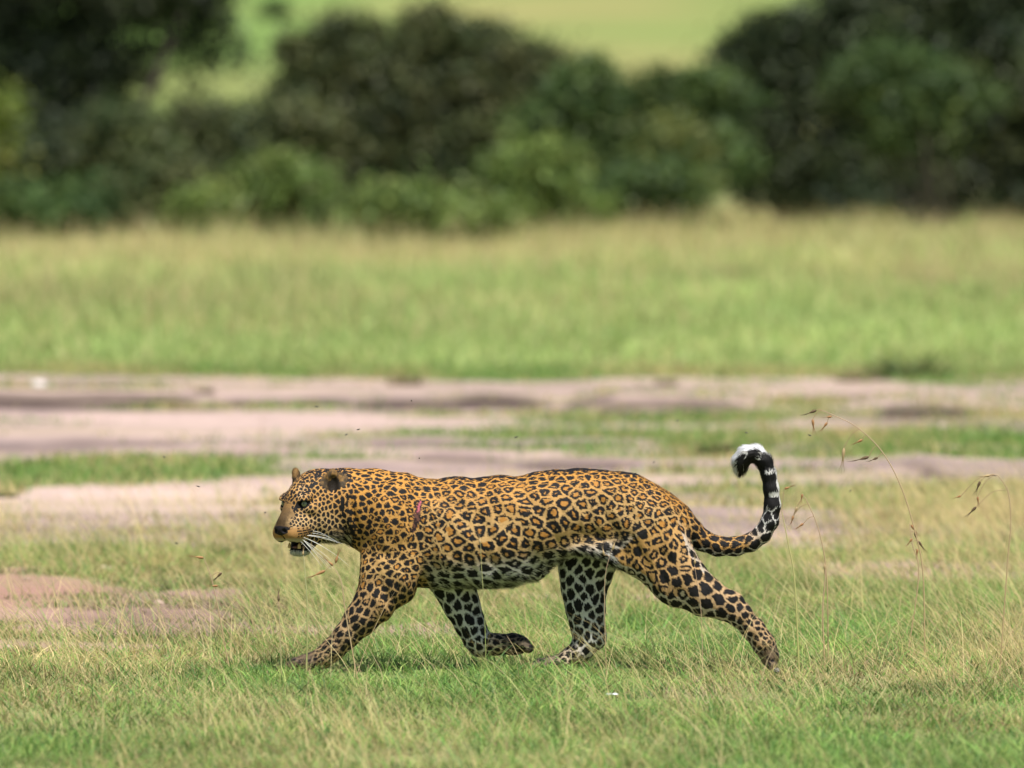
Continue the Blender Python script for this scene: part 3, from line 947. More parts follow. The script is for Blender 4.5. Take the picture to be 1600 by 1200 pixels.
def sculpt():
    F = Field((418, -12, -100), (1232, 378, 76), 1.52)
    F.loft(TORSO, 0)
    F.chain(NECK, 22, [0.86, 0.84, 0.82, 0.8])
    # shoulder blade, upper arm and haunch masses
    F.ell((614, GY - 822, -40), (38, 66, 25), 15)
    F.ell((612, GY - 812, 34), (40, 64, 24), 22)
    F.ell((622, GY - 764, -19), (22, 11, 9), 14)
    F.ell((622, GY - 764, 19), (22, 11, 9), 14)
    F.ell((632, GY - 888, -43), (24, 38, 20), 12)
    F.ell((1008, GY - 843, -28), (48, 64, 26), 18)
    F.cone((940, GY - 790, -60), (972, GY - 872, -52), 7, 6, 12, carve=True)     # hollow in front of the thigh
    F.cone((672, GY - 780, -68), (668, GY - 900, -62), 6, 9, 12, carve=True)     # crease behind the shoulder
    F.cone((547, GY - 782, -54), (558, GY - 834, -47), 3, 3, 8, carve=True)       # fold of the neck behind the jaw
    F.ell((1000, GY - 843, 28), (48, 62, 24), 18)
    F.ell((975, GY - 757, -16), (26, 11, 12), 18)
    F.ell((975, GY - 757, 16), (26, 11, 12), 18)
    F.chain(FORE_N, 9, [.55, .6, .72, .85, .95, 1, 1.1, 1.2])
    F.chain(HIND_N, 10, [.55, .55, .62, .72, .85, .95, 1, 1.05, 1.1])
    F.chain(FORE_F, 9, [.6, .62, .72, .85, .95, 1.05, 1.15, 1.2])
    F.chain(HIND_F, 10, [.55, .55, .62, .72, .85, .95, 1.0, 1.15, 1.2])
    # elbow, hocks, wrist pads
    F.ell((622, GY - 925, -38), (20, 22, 15), 20)
    F.ell((1148, GY - 938, -34), (12, 9, 10), 12)
    F.ell((934, GY - 1000, 34), (11, 14, 11), 10)
    F.ell((752, GY - 1018, 38), (11, 9, 14), 8)
    # skin fold of the flank
    F.ell((915, GY - 858, -36), (42, 12, 12), 16)
    F.cone((975, GY - 880, -30), (930, GY - 862, -38), 12, 9, 14, 0.8)
    # belly sag
    F.ell((780, GY - 896, 0), (70, 21, 40), 22)
    F.chain(TAIL, 6)
    # paws
    F.ell((480, GY - 1037, -43), (20, 13, 18), 7)
    toes(F, (468, GY - 1040, -43), math.radians(178), 14, 8.0)
    F.ell((1204, GY - 1028, -34), (13, 16, 16), 7)
    toes(F, (1205, GY - 1040, -34), math.radians(-60), 13, 7.2)
    F.ell((806, GY - 1013, 38), (20, 14.5, 17), 7)
    toes(F, (812, GY - 1013, 38), math.radians(-12), 13, 7.6)
    F.ell((862, GY - 1044, 34), (20, 13, 18), 7)
    toes(F, (850, GY - 1045, 34), math.radians(178), 14, 8.0)
    # ---------------- head
    H = F.head
    H(-3, 0, 11, (43, 40, 41), 14)                     # cranium
    H(28, 0, 12, (24, 22, 23), 14, 0.4)              # forehead
    for s in (-1, 1):
        H(4, s * 30, -20, (30, 17, 33), 14)          # cheek muscle
        H(33, s * 25, -6, (16, 11, 11), 10)          # cheekbone below the eye
        H(43, s * 21, 11.0, (13, 11, 7), 5, 0.5)     # brow
        H(-8, s * 34, -38, (24, 13, 22), 14)         # ruff
        H(58, s * 12, -44, (18.5, 16.0, 15.5), 5)  # whisker pad
        H(42, s * 18, -34, (22, 15, 20), 10)
    H(0, 0, -34, (40, 30, 26), 16)
    a, b = head_pt(40, 0, 4), head_pt(64, 0, -28)
    F.cone(a, b, 17, 14.5, 12)                       # bridge of the nose
    H(66, 0, -34, (13, 13.5, 10), 5, 0.5)
    H(73, 0, -39, (8, 13.5, 9), 3, 0.3)            # nose leather
    for s in (-1, 1):
        H(79, s * 8.5, -40, (5, 3.0, 3.2), 2, 0.2, carve=True)
    H(74, 0, -52, (5, 1.3, 8), 2.5, carve=True)      # groove of the upper lip
    # open mouth: cavity, then the lower jaw under it
    F.cone(head_pt(62, 0, -63), head_pt(38, 0, -62), 9.5, 9, 3, carve=True)
    for s in (-1, 1):
        F.cone(head_pt(56, s * 9, -63), head_pt(43, s * 15, -61.5), 6.5, 7, 3, carve=True)
        F.cone(head_pt(38, s * 7, -73), head_pt(16, s * 22, -50), 7.5, 9, 5)
    H(30, 0, -73.5, (13, 12, 6.5), 5, -0.1)
    H(34, 0, -72.5, (10, 11, 6), 4)
    # eye sockets
    for s in (-1, 1):
        H(49.5, s * 22.5, 2.5, (8.5, 6.8, 5.0), 2.0, 0.35, carve=True, yaw=s * 0.55)
    # ears: rounded cups
    for s in (-1, 1):
        H(2, s * 40, 36, (8.0, 11.5, 20), 4, yaw=s * 0.9)
        H(7, s * 46, 32, (6.5, 8.5, 15), 3, yaw=s * 0.9, carve=True)
    return F


def seg_nearest(P, pts):
    """distance to a chain's skin and position along it (0..1)"""
    pts = np.array(pts)
    best = np.full(len(P), 1e9)
    tt = np.zeros(len(P))
    dr = np.zeros((len(P), 3))
    n = len(pts) - 1
    for i in range(n):
        a, b = pts[i, :3], pts[i + 1, :3]
        ab = b - a
        t = np.clip(((P - a) @ ab) / (ab @ ab), 0, 1)
        d = np.linalg.norm(P - a - t[:, None] * ab, axis=1) - mix(pts[i, 3], pts[i + 1, 3], t)
        m = d < best
        best[m] = d[m]
        tt[m] = (i + t[m]) / n
        dr[m] = ab / np.linalg.norm(ab)
    return best, tt, dr


PT_TORSO, PT_HEAD, PT_FN, PT_HN, PT_FF, PT_HF, PT_TAIL = range(7)


def coat(P, Nn):
    """colours of the coat; also hair direction and hair length at each point"""
    n = len(P)
    u, v, w = P.T
    row = GY - v
    f = -CPH * (u - HU) - SPH * (w - HW)
    l = SPH * (u - HU) - CPH * (w - HW)
    up = v - HV
    st = np.array(TORSO)
    top, bot = np.interp(u, st[:, 0], st[:, 1]), np.interp(u, st[:, 0], st[:, 2])
    bot = np.where(u < 655, 985, bot)
    rel = (row - top) / (bot - top)                     # 0 back line, 1 belly line
    D, T, DR = {}, {}, {}
    for k, c in ((PT_FN, FORE_N), (PT_HN, HIND_N), (PT_FF, FORE_F), (PT_HF, HIND_F), (PT_TAIL, TAIL)):
        D[k], T[k], DR[k] = seg_nearest(P, c)
    part = np.full(n, PT_TORSO)
    part[(u < 548) & ((f > -34) | (u < 520)) & (row < 880)] = PT_HEAD
    part[(row > 905) & (u < 668) & (w < 5)] = PT_FN
    part[(row > 905) & (u < 668) & (w >= 5)] = PT_FN
    part[(row > 922) & (u >= 668) & (u < 838)] = PT_FF
    part[((row > 868) & (u >= 838) & (u < 972) & (w > 2)) | ((row > 900) & (u >= 838) & (u < 958))] = PT_HF
    part[(D[PT_HN] < 14) & (u > 955) & (row > 800) & (w < 5) & (T[PT_HN] > 0.05)] = PT_HN
    part[(D[PT_TAIL] < 6) & (u > 1075) & (D[PT_TAIL] < D[PT_HN] - 1)] = PT_TAIL
    part[(u > 1110) & (row < 885)] = PT_TAIL
    isP = lambda k: part == k
    tn = np.where(isP(PT_FN), T[PT_FN], np.where(isP(PT_HN), T[PT_HN], np.where(isP(PT_FF), T[PT_FF], np.where(isP(PT_HF), T[PT_HF], T[PT_TAIL]))))

    # ---- spacing of the markings, roundness of rosettes, how solid they are
    S = np.interp(u, [540, 580, 620, 660, 700, 760, 900, 950, 1000, 1050, 1090], [9.5, 10.5, 12.5, 15.5, 18.5, 21, 20.5, 18, 17, 16, 14])
    S = S * mix(1.0, np.interp(rel, [0, 0.05, 0.18, 0.35, 0.8, 1.0], [0.55, 0.65, 0.88, 1.0, 1.0, 0.9]), sstep(600, 680, u))
    ring = np.interp(u, [560, 610, 660, 710, 990, 1060], [0.0, 0.35, 0.8, 1.0, 1.0, 0.4]) * sstep(0.04, 0.14, rel) * (1 - sstep(0.74, 0.86, rel))
    gap = np.full(n, 0.165)
    S = np.where(isP(PT_FN), np.interp(tn, [0.15, 0.3, 0.5, 0.75, 1], [13, 13.5, 14, 11, 7]), S)
    S = np.where(isP(PT_HN), np.interp(tn, [0, 0.2, 0.35, 0.5, 0.62, 0.8, 1], [17.5, 18.5, 20, 19, 14, 10, 8]), S)
    S = np.where(isP(PT_FF) | isP(PT_HF), np.interp(tn, [0, 0.5, 0.8, 1], [19, 16.5, 12, 9]), S)
    S = np.where(isP(PT_TAIL), np.interp(tn, [0, 0.3, 0.5, 1], [14, 15, 18, 22]), S)
    S = np.where(isP(PT_HEAD), np.interp(f, [-30, 0, 30, 60], [9.5, 9.0, 7.0, 6]), S)
    ring = np.where(isP(PT_FN), 0.25 * (1 - sstep(0.2, 0.5, tn)), ring)
    ring = np.where(isP(PT_HN), 0.75 * (1 - sstep(0.10, 0.36, tn)), ring)
    ring = np.where(isP(PT_FF) | isP(PT_HF) | isP(PT_TAIL) | isP(PT_HEAD), 0, ring)
    gap = np.where(isP(PT_HN), np.interp(tn, [0, 0.3, 0.6, 1], [0.19, 0.16, 0.17, 0.2]), gap)
    gap = np.where(isP(PT_HEAD), 0.22, gap)
    gap = np.where((part == PT_TORSO) & (u < 650), 0.17, gap)
    gap = np.where(isP(PT_FN) | isP(PT_FF) | isP(PT_HF), 0.18, gap)
    gap = np.where(isP(PT_TAIL), np.interp(tn, [0, 0.35, 0.6, 1], [0.15, 0.12, 0.09, 0.10]), gap)

    # ---- elongation axis of the spots
    E = np.tile(np.array([1.0, -0.10, 0.0]), (n, 1))
    neck = (1 - sstep(600, 680, u)) * (part == PT_TORSO) * sstep(0.2, 0.5, rel)
    E = E * (1 - neck)[:, None] + np.array([0.75, -0.65, 0.0]) * 0 + neck[:, None] * np.stack([0.35 + 0.5 * sstep(820, 870, row), 0.9 - 0.75 * sstep(800, 870, row), u * 0], 1)
    for k in (PT_FN, PT_FF, PT_HF, PT_TAIL):
        E[isP(k)] = DR[k][isP(k)] * [1, 1, 1]
    E[isP(PT_HN)] = DR[PT_HN][isP(PT_HN)]
    E[isP(PT_HEAD)] = HEAD_AX[2]
    E /= np.linalg.norm(E, axis=1)[:, None]
    stretch = np.where(part == PT_TORSO, np.interp(rel, [0, 0.15, 0.4, 0.8, 1], [1.5, 1.25, 1.05, 1.2, 1.3]), 1.15)
    stretch = np.where(neck > 0.3, 1.5, stretch)
    stretch = np.where(isP(PT_HN), 1.12, stretch)

    # ---- seeds: darts thrown on the skin with local spacing
    order = RNG.permutation(n)[:90000]
    grid, seeds = {}, []
    cell = 9.0
    cc = np.floor(P / cell).astype(int)
    for i in order:
        ci = cc[i]
        si = S[i]
        R = int(si // cell) + 1
        ok = True
        pi = P[i]
        for a in range(-R, R + 1):
            for b in range(-R, R + 1):
                for c in range(-R, R + 1):
                    for j in grid.get((ci[0] + a, ci[1] + b, ci[2] + c), ()):
                        d = pi - P[j]
                        if d[0] * d[0] + d[1] * d[1] + d[2] * d[2] < (0.80 * min(si, S[j])) ** 2:
                            ok = False
                            break
                    if not ok:
                        break
                if not ok:
                    break
            if not ok:
                break
        if ok:
            grid.setdefault(tuple(ci), []).append(i)
            seeds.append(i)
    seeds = np.array(seeds)
    kd = kdtree.KDTree(len(seeds))
    for q, i in enumerate(seeds):
        kd.insert(P[i], q)
    kd.balance()
    K = 7
    # wobble the lookup so outlines are ragged
    wob = np.stack([fbm(u / 9 + q * 31, v / 9, w / 9, s=100 + q, o=2) for q in range(3)], 1) * (0.15 * S)[:, None]
    wob += np.stack([fbm(u / 4 + q * 13, v / 4, w / 4, s=110 + q, o=1) for q in range(3)], 1) * (0.06 * S)[:, None]
    Q = P + wob
    near = np.array([[h[1] for h in kd.find_n(p, K)] for p in Q.tolist()])
    sP, sS, sE, sR = P[seeds], S[seeds], E[seeds], stretch[seeds]
    d = Q[:, None, :] - sP[near]
    al = (d * sE[near]).sum(2)
    perp2 = np.maximum((d * d).sum(2) - al * al, 0)
    sr = sR[near]
    q = np.sqrt((al / sr) ** 2 + perp2 * sr) / sS[near]
    o = np.argsort(q, axis=1)
    q1 = np.take_along_axis(q, o[:, :1], 1)[:, 0]
    q2 = np.take_along_axis(q, o[:, 1:2], 1)[:, 0]
    own = np.take_along_axis(near, o[:, :1], 1)[:, 0]
    Fe = q2 - q1
    rs = RNG.random(len(seeds))[own]
    rs2 = RNG.random(len(seeds))[own]
    is_ring = rs2 < ring
    # breaks in the rings: noise that differs from rosette to rosette
    brk = vnoise(u / (0.42 * S) + 7.7 * own, v / (0.42 * S) + 3.1 * own, w / (0.42 * S), s=140)
    e0 = gap + 0.05 * fbm(u / 4, v / 4, w / 4, s=150, o=2)
    ringw = 0.46 + 0.16 * (rs2 - 0.5)
    Rr = np.where(is_ring, 0.66, 0.57) * (0.90 + 0.22 * rs)
    Rr = np.where(isP(PT_HN), Rr * np.interp(tn, [0, 0.3, 0.6, 1], [1.0, 1.08, 1.0, 0.9]), Rr)
    Rr = np.where((part == PT_TORSO) & (u < 660) & ~is_ring, Rr * 0.90, Rr)
    Rr = np.where(isP(PT_TAIL), 0.75, np.where(isP(PT_HEAD), 0.44 + 0.14 * rs, Rr))
    ee = np.minimum(Fe - e0, 2.0 * (Rr - q1 + 0.03 * fbm(u / 5, v / 5, w / 5, s=152, o=1)))
    black = ee > 0
    inner = is_ring & (ee > ringw)
    broken = is_ring & ~inner & (brk > 0.5)
    black = black & ~inner & ~broken
    split = (~is_ring) & (brk > 0.55) & (part == PT_TORSO)
    black &= ~split

    # ---- ground colour
    orange, tanc, white = np.array([0.46, 0.222, 0.046]), np.array([0.475, 0.30, 0.122]), np.array([0.62, 0.60, 0.56])
    inn = np.array([0.40, 0.178, 0.034])
    g = mix(orange, tanc, sstep(0.02, 0.50, rel + 0.05 * fbm(u / 30, v / 30, w / 30, s=160))[:, None])
    g = mix(g, orange * 0.98, ((1 - sstep(620, 690, u)) * 0.6 * sstep(0.75, 0.3, rel) * (part == PT_TORSO) * (1 - sstep(0.5, 1.0, rel)))[:, None])
    relw = rel - 0.16 * np.exp(-((u - 920) / 60) ** 2)
    g = mix(g, white, (sstep(0.67, 0.90, relw + 0.04 * fbm(u / 16, v / 16, w / 16, s=161)) * sstep(650, 690, u))[:, None] * 0.92)
    legc = np.array([0.44, 0.29, 0.15])
    m = isP(PT_FN)
    g[m] = mix(g, mix(np.array([0.43, 0.26, 0.11]), legc * 0.95, sstep(0.2, 0.55, tn)[:, None]), 1.0)[m]
    m = isP(PT_HN)
    g[m] = mix(mix(orange, tanc, 0.55), legc * 1.02, sstep(0.05, 0.4, tn)[:, None])[m]
    inner_leg = (isP(PT_FN) | isP(PT_HN)) & (Nn[:, 2] > 0.25)
    g[inner_leg] = white
    m = isP(PT_FF) | isP(PT_HF)
    g[m] = mix(white, np.array([0.52, 0.40, 0.27]), sstep(0.62, 0.85, tn)[:, None])[m]
    m = (isP(PT_HN)) & (Nn[:, 1] < -0.35)
    g[m] = mix(g, white, 0.6)[m]
    # thigh's pale rear edge
    edge = np.exp(-((D[PT_HN] + 2) / 3.5) ** 2) * isP(PT_HN) * (Nn[:, 0] > 0.55) * (T[PT_HN] < 0.35)
    g = mix(g, white * 0.95, np.clip(edge * 0.6, 0, 1)[:, None])
    under = sstep(-0.25, -0.7, Nn[:, 1])
    m = isP(PT_TAIL)
    tailw = np.clip(np.maximum(sstep(0.33, 0.5, tn), under), 0, 1)
    g[m] = mix(mix(orange, tanc, 0.35), white, tailw[:, None])[m]
    col = g.copy()
    # a darker saddle along the spine
    spine = (part == PT_TORSO) & (rel < 0.045 + 0.02 * fbm(u / 12, v / 12, w / 12, s=163)) & (u > 590)
    black |= spine & (rel < 0.02) & (u > 690) & (fbm(u / 9, v / 5, w / 5, s=164) > 0.2)
    black |= (part == PT_TORSO) & (rel < 0.007) & (u > 690) & (fbm(u / 7, v / 5, w / 5, s=165) > -0.2) & (u < 1050)
    sub = (inner & (part != PT_HEAD))[:, None]
    col = np.where(sub, mix(col, inn, np.clip(1 - sstep(0.66, 0.9, rel), 0.15, 1)[:, None] * 0.9), col)
    BLK = np.array([0.011, 0.010, 0.010])

    # ---- tail: bars, white plume along the outside of the curl
    t = T[PT_TAIL]
    tm = isP(PT_TAIL)
    tp = np.array(TAIL)
    cx = np.where(t > 0.78, 1179.0, 1172.0)
    cy = np.where(t > 0.78, GY - 732.0, GY - 775.0)
    out = np.stack([u - cx, v - cy], 1)
    out /= np.linalg.norm(out, axis=1)[:, None] + 1e-6
    outer = out[:, 0] * Nn[:, 0] + out[:, 1] * Nn[:, 1]
    bars = (np.sin(t * 70 + 0.8 * fbm(u / 8, v / 8, w / 8, s=171)) > -0.93) & (outer < 0.80 + 0.2 * fbm(u / 7, v / 7, s=172))
    tipz = tm & (t > 0.56)
    bars = bars | (outer < -0.35)
    black = np.where(tipz, bars, black)
    plume = tm & (t > 0.78) & (outer > 0.50 + 0.30 * fbm(u / 6, v / 6, w / 6, s=173))
    black &= ~plume
    col[plume] = [0.72, 0.72, 0.73]

    # ---- feet: dusky toes
    paw = sstep(0.86, 0.97, tn) * (isP(PT_FN) | isP(PT_HN) | isP(PT_FF) | isP(PT_HF))
    col = mix(col, np.array([0.085, 0.062, 0.045]), (paw * 0.85)[:, None])
    black &= ~((paw > 0.85) & (rs < 0.4))

    # ---- head
    hd = isP(PT_HEAD)
    al = np.abs(l)
    hc = mix(np.array([0.40, 0.215, 0.066]), np.array([0.42, 0.275, 0.125]), sstep(10, -30, up)[:, None])
    hc = mix(hc, np.array([0.44, 0.22, 0.06]), np.maximum(sstep(16, 45, up) * sstep(30, -10, f), 0.8 * sstep(512, 544, u) * sstep(-45, 0, up))[:, None])
    # muzzle: brown bridge, ginger whisker pads, pale lips and chin
    bn = fbm(u / 4, v / 6, w / 4, s=185, o=2)
    bridge = sstep(19, 5, al - 0.12 * np.maximum(-up, 0) + 4 * bn) * sstep(36, 48, f) * sstep(-40, -34, up) * sstep(20, -8, up + 6 * bn) * (0.80 + 0.20 * sstep(0, -26, up))
    pads = sstep(38, 50, f) * sstep(-30, -38, up)
    hc = mix(hc, np.array([0.29, 0.15, 0.048]), (pads * 0.9)[:, None])
    hc = mix(hc, np.array([0.056, 0.033, 0.014]), (bridge * 0.95)[:, None])
    hc = hc * (1 - 0.35 * (bridge > 0.05) * np.clip(fbm(u / 1.6, v / 2.2, w / 1.6, s=184, o=2) + 0.2, 0, 1))[:, None]
    palel = sstep(-49, -55, up) * sstep(30, 45, f)
    hc = mix(hc, np.array([0.42, 0.36, 0.27]), palel[:, None] * 0.8)
    chin = sstep(-66, -72, up) * sstep(-2, 12, f)
    hc = mix(hc, np.array([0.40, 0.39, 0.37]) * (1 + 0.7 * fbm(u / 3, v / 3, w / 3, s=186, o=2))[:, None], chin[:, None])
    hc = mix(hc, np.array([0.62, 0.56, 0.45]), (sstep(-38, -52, up) * sstep(22, 8, f) * sstep(-40, -20, f))[:, None] * 0.75)
    # pale patches: under the eye, above the eye, on the forehead
    for (pf, pl, pu, r0, a0) in ((46, 18, 12, 6, 0.6), (50, 28, -8, 6, 0.15), (40, 10, 22, 7, 0.35)):
        q0 = np.sqrt((f - pf) ** 2 + (al - pl) ** 2 + (up - pu) ** 2) / r0
        hc = mix(hc, np.array([0.64, 0.56, 0.42]), (np.exp(-q0 * q0) * a0)[:, None])
    col = np.where(hd[:, None], hc, col)
    nospot = hd & ((bridge > 0.5) | (pads > 0.4) | (chin > 0.5))
    black &= ~nospot
    # fine dark ticking on the forehead
    tick = hd & (up > 8) & (up < 45) & (al < 26) & (f > 6) & (fbm(l / 2.6, up / 5.0, f / 5.0, s=181, o=2) > 0.15)
    black |= tick
    nap = hd & (up > 34) & (fbm(u / 3.5, v / 3, w / 3.5, s=183, o=2) > 0.04) & (f < 20)
    black |= nap
    # rows of whisker spots
    for r0, sl in ((-41, 0.10), (-46, 0.16), (-50.5, 0.20), (-36.5, 0.05)):
        line = up - (r0 + (74 - f) * sl)
        row_ = hd & (np.abs(line + 0.5 * fbm(f / 3, up / 3, s=187)) < 1.25) & (f > 42) & (f < 67) & (al > 9)
        if r0 > -37:
            row_ &= np.sin(f * 0.9) > 0.2
        elif r0 < -50:
            row_ &= np.sin(f * 1.3) > 0.0
        else:
            row_ &= np.sin(f * 0.75 + 1 + r0) > -0.93
        black |= row_
    # eye rims and tear line
    ew = np.sqrt(((f - 50) / 9.0) ** 2 + ((al - 22.5) / 8.8) ** 2 + ((up - 2.0 + 0.30 * (f - 50)) / 5.6) ** 2)
    black |= hd & (ew < 1.32)
    tear = np.abs((up - 0) - (f - 52) * -0.9) < 2.6
    black |= hd & tear & (f > 50) & (f < 61) & (al > 12) & (al < 20)
    # nose leather, lip line, mouth
    nose = hd & (f > 67.0) & (al < 14.5) & (up < -32.0 - 0.10 * al) & (up > -48 + 0.35 * al)
    wing = hd & (f > 62) & (np.abs(up + 37.5 - (al - 13) * 0.55) < 2.2) & (al > 9) & (al < 17)
    groove = hd & (f > 66) & (al < 1.5) & (up < -44)
    lip = hd & (up < -56.5) & (up > -69.5) & (f > 29) & (al < 19)
    col[nose] = [0.014, 0.012, 0.013]
    black |= wing | groove | lip
    black &= ~(nose & False)
    rim_lo = hd & (up < -65.0) & (up > -71.3 + 1.2 * fbm(u / 3, v / 3, w / 3, s=192)) & (f > 20) & (al < 20)
    black |= rim_lo
    # ears: brown backs with a dark base, hollow painted dark for the shade inside it
    er = np.sqrt((f - 4) ** 2 * 0.6 + (al - 44) ** 2 + (up - 40) ** 2)
    ear = hd & (er < 18.5 + 3 * fbm(u / 3, v / 3, w / 3, s=190)) & (al > 27) & (up > 22)
    hollow = ear & (np.sqrt(((f - 6) / 14) ** 2 + ((al - 46) / 8.5) ** 2 + ((up - 30) / 15) ** 2) + 0.25 * fbm(u / 4, v / 4, w / 4, s=189) < 0.95)
    black &= ~ear
    col[ear] = mix(np.array([0.17, 0.095, 0.030]), np.array([0.045, 0.030, 0.015]), sstep(-0.45, 0.25, fbm(u / 5, v / 5, w / 5, s=188) + 0.02 * (40 - up))[:, None])[ear]
    rimc = ear & (up > 52)
    col[rimc & False] = 0
    col[hollow] = np.array([0.018, 0.013, 0.009])
    # shade in the neck fold behind the jaw, painted as black blotches
    fold_shade = (part == PT_TORSO) & (u < 556) & (row > 775)
    black |= (fold_shade | (hd & (u > 532) & (row > 772))) & (fbm(u / 4, v / 7, w / 5, s=191, o=2) > 0.12)
    col = np.where(black[:, None], BLK, col)
    # healing gash on the near shoulder
    gx = (u - 653) - 0.22 * (v - (GY - 800)) + 1.6 * fbm(v / 5, u * 0, s=195)
    gy = (v - (GY - 800))
    gd = np.sqrt((gx / 5.0) ** 2 + ((gy + 8) / 28) ** 2)
    ga = np.sqrt((gx / 2.0) ** 2 + ((gy - 7) / 9.5) ** 2)
    nearside = w < -15
    gm = nearside & (gd < 1 + 0.35 * fbm(u / 3, v / 3, s=196)) & (part == PT_TORSO)
    col[gm] = np.where((fbm(u / 2.5, v / 4, s=197) > 0)[:, None], np.array([0.022, 0.013, 0.013]), np.array([0.11, 0.05, 0.035]))[gm]
    gm = nearside & (ga < 1) & (part == PT_TORSO)
    col[gm] = np.array([0.42, 0.10, 0.13])

    # ---- hair direction and length
    hdn = np.tile(np.array([1.0, -0.28, 0.0]), (n, 1))
    for k in (PT_FN, PT_HN, PT_FF, PT_HF, PT_TAIL):
        m = isP(k)
        hdn[m] = DR[k][m]
    m = (part == PT_TORSO) & (u < 640)
    hdn[m] = np.array([0.75, -0.65, 0.0])
    hp = P - head_pt(80, 0, -36)
    hp /= np.linalg.norm(hp, axis=1)[:, None]
    bw = sstep(515, 548, u)[:, None]
    hp = mix(hp, np.array([0.75, -0.65, 0.0]), bw)
    hdn[hd] = hp[hd]
    m = ear
    hdn[m] = (P - head_pt(2, 36, 20))[m]
    ln = np.full(n, 3.4)
    ln = np.where((part == PT_TORSO), np.where(u < 655, 2.5, np.interp(rel, [0, 0.6, 0.85, 1], [3.2, 3.4, 5.0, 9.0])), ln)
    ln = np.where(isP(PT_FF) | isP(PT_HF), 3.8, ln)
    ln = np.where(tm, np.interp(t, [0, 0.6, 0.8, 1], [3.5, 4.5, 9, 10]), ln)
    ln = np.where(hd, mix(2.2, 3.2, sstep(518, 546, u) * 0.3), ln)
    ln = np.where(hd & (f > 46), 1.5, ln)
    ln = np.where(ear, 3.2, ln)
    ln = np.where(hd & (up < -34) & (f < 12), 8.0, ln)
    ln = np.where(chin > 0.4, 5.0, ln)
    ln = np.where(hd & (ew < 1.6), 0.0, ln)
    ln = np.where(lip | nose, 0.0, ln)
    ln = np.where(gm, 1.0, ln)
    return col, hdn, ln, part


def leo_world(P):
    """sculpting frame -> metres relative to the animal's base point"""
    return np.stack([(P[:, 0] - 800) / UNIT, P[:, 2] / UNIT, P[:, 1] / UNIT], 1)


def vnormals(V, Fq):
    a, b, c, d = [V[Fq[:, i]] for i in range(4)]
    nf = np.cross(c - a, d - b)
    N = np.zeros_like(V)
    for i in range(4):
        for k in range(3):
            N[:, k] += np.bincount(Fq[:, i], nf[:, k], len(V))
    return N / (np.linalg.norm(N, axis=1)[:, None] + 1e-12)


def smooth(V, Fq, it=2, lam=0.5):
    for _ in range(it):
        acc = np.zeros_like(V)
        cnt = np.zeros(len(V))
        for i in range(4):
            a, b = Fq[:, i], Fq[:, (i + 1) % 4]
            for k in range(3):
                acc[:, k] += np.bincount(a, V[b, k], len(V)) + np.bincount(b, V[a, k], len(V))
            cnt += np.bincount(a, minlength=len(V)) + np.bincount(b, minlength=len(V))
        V = V + lam * (acc / cnt[:, None] - V)
    return V


def refine(V, N, Q, sel):
    """split the selected quads in four; neighbours keep a closed edge as larger polygons"""
    n0 = len(V)
    key = lambda a, b: np.minimum(a, b).astype(np.int64) * n0 + np.maximum(a, b)
    qs = Q[sel]
    ek = np.stack([key(qs[:, i], qs[:, (i + 1) % 4]) for i in range(4)], 1)
    uk, inv = np.unique(ek.ravel(), return_inverse=True)
    inv = inv.reshape(-1, 4)
    a, b = uk // n0, uk % n0
    Vm, Nm = (V[a] + V[b]) / 2, (N[a] + N[b]) / 2
    Vc, Nc = V[qs].mean(1), N[qs].mean(1)
    m = n0 + inv
    c = n0 + len(uk) + np.arange(len(qs))
    quads = np.concatenate([np.stack([qs[:, i], m[:, i], c, m[:, (i + 3) % 4]], 1) for i in range(4)])
    rest = Q[~sel]
    rk = np.stack([key(rest[:, i], rest[:, (i + 1) % 4]) for i in range(4)], 1)
    pos = np.clip(np.searchsorted(uk, rk), 0, len(uk) - 1)
    hit = uk[pos] == rk
    touched = hit.any(1)
    big = {}
    for q, h, p_ in zip(rest[touched].tolist(), hit[touched].tolist(), pos[touched].tolist()):
        poly = []
        for i in range(4):
            poly.append(q[i])
            if h[i]:
                poly.append(n0 + p_[i])
        big.setdefault(len(poly), []).append(poly)
    F = [np.concatenate([rest[~touched], quads])] + [np.array(v) for v in big.values()]
    V2 = np.concatenate([V, Vm, Vc])
    N2 = np.concatenate([N, Nm, Nc])
    return V2, N2 / (np.linalg.norm(N2, axis=1)[:, None] + 1e-12), F


def strip_tube(pts, rad, sides=5):
    """a tapered round tube through the points"""
    pts = np.array(pts, float)
    n = len(pts)
    rad = np.broadcast_to(rad, (n,)) if np.ndim(rad) <= 1 else rad
    tg = np.gradient(pts, axis=0)
    tg /= np.linalg.norm(tg, axis=1)[:, None] + 1e-12
    ref = np.array([0.31, 0.87, 0.38])
    A = np.cross(tg, ref)
    A /= np.linalg.norm(A, axis=1)[:, None] + 1e-12
    B = np.cross(tg, A)
    an = np.arange(sides) / sides * 2 * math.pi
    V = (pts[:, None, :] + rad[:, None, None] * (np.cos(an)[None, :, None] * A[:, None, :] + np.sin(an)[None, :, None] * B[:, None, :])).reshape(-1, 3)
    i = np.arange(n - 1)[:, None] * sides
    j = np.arange(sides)[None, :]
    F = np.stack([i + j, i + (j + 1) % sides, i + sides + (j + 1) % sides, i + sides + j], 2).reshape(-1, 4)
    return V, F


def lathe_ball(c, r, nu=20, nv=12):
    th = np.linspace(0, math.pi, nv + 1)
    ph = np.arange(nu) / nu * 2 * math.pi
    V = np.stack([np.cos(th)[:, None] + 0 * ph, np.sin(th)[:, None] * np.cos(ph), np.sin(th)[:, None] * np.sin(ph)], 2).reshape(-1, 3)
    i = np.arange(nv)[:, None] * nu
    j = np.arange(nu)[None, :]
    F = np.stack([i + j, i + (j + 1) % nu, i + nu + (j + 1) % nu, i + nu + j], 2).reshape(-1, 4)
    return V * np.array(r) + np.array(c), F


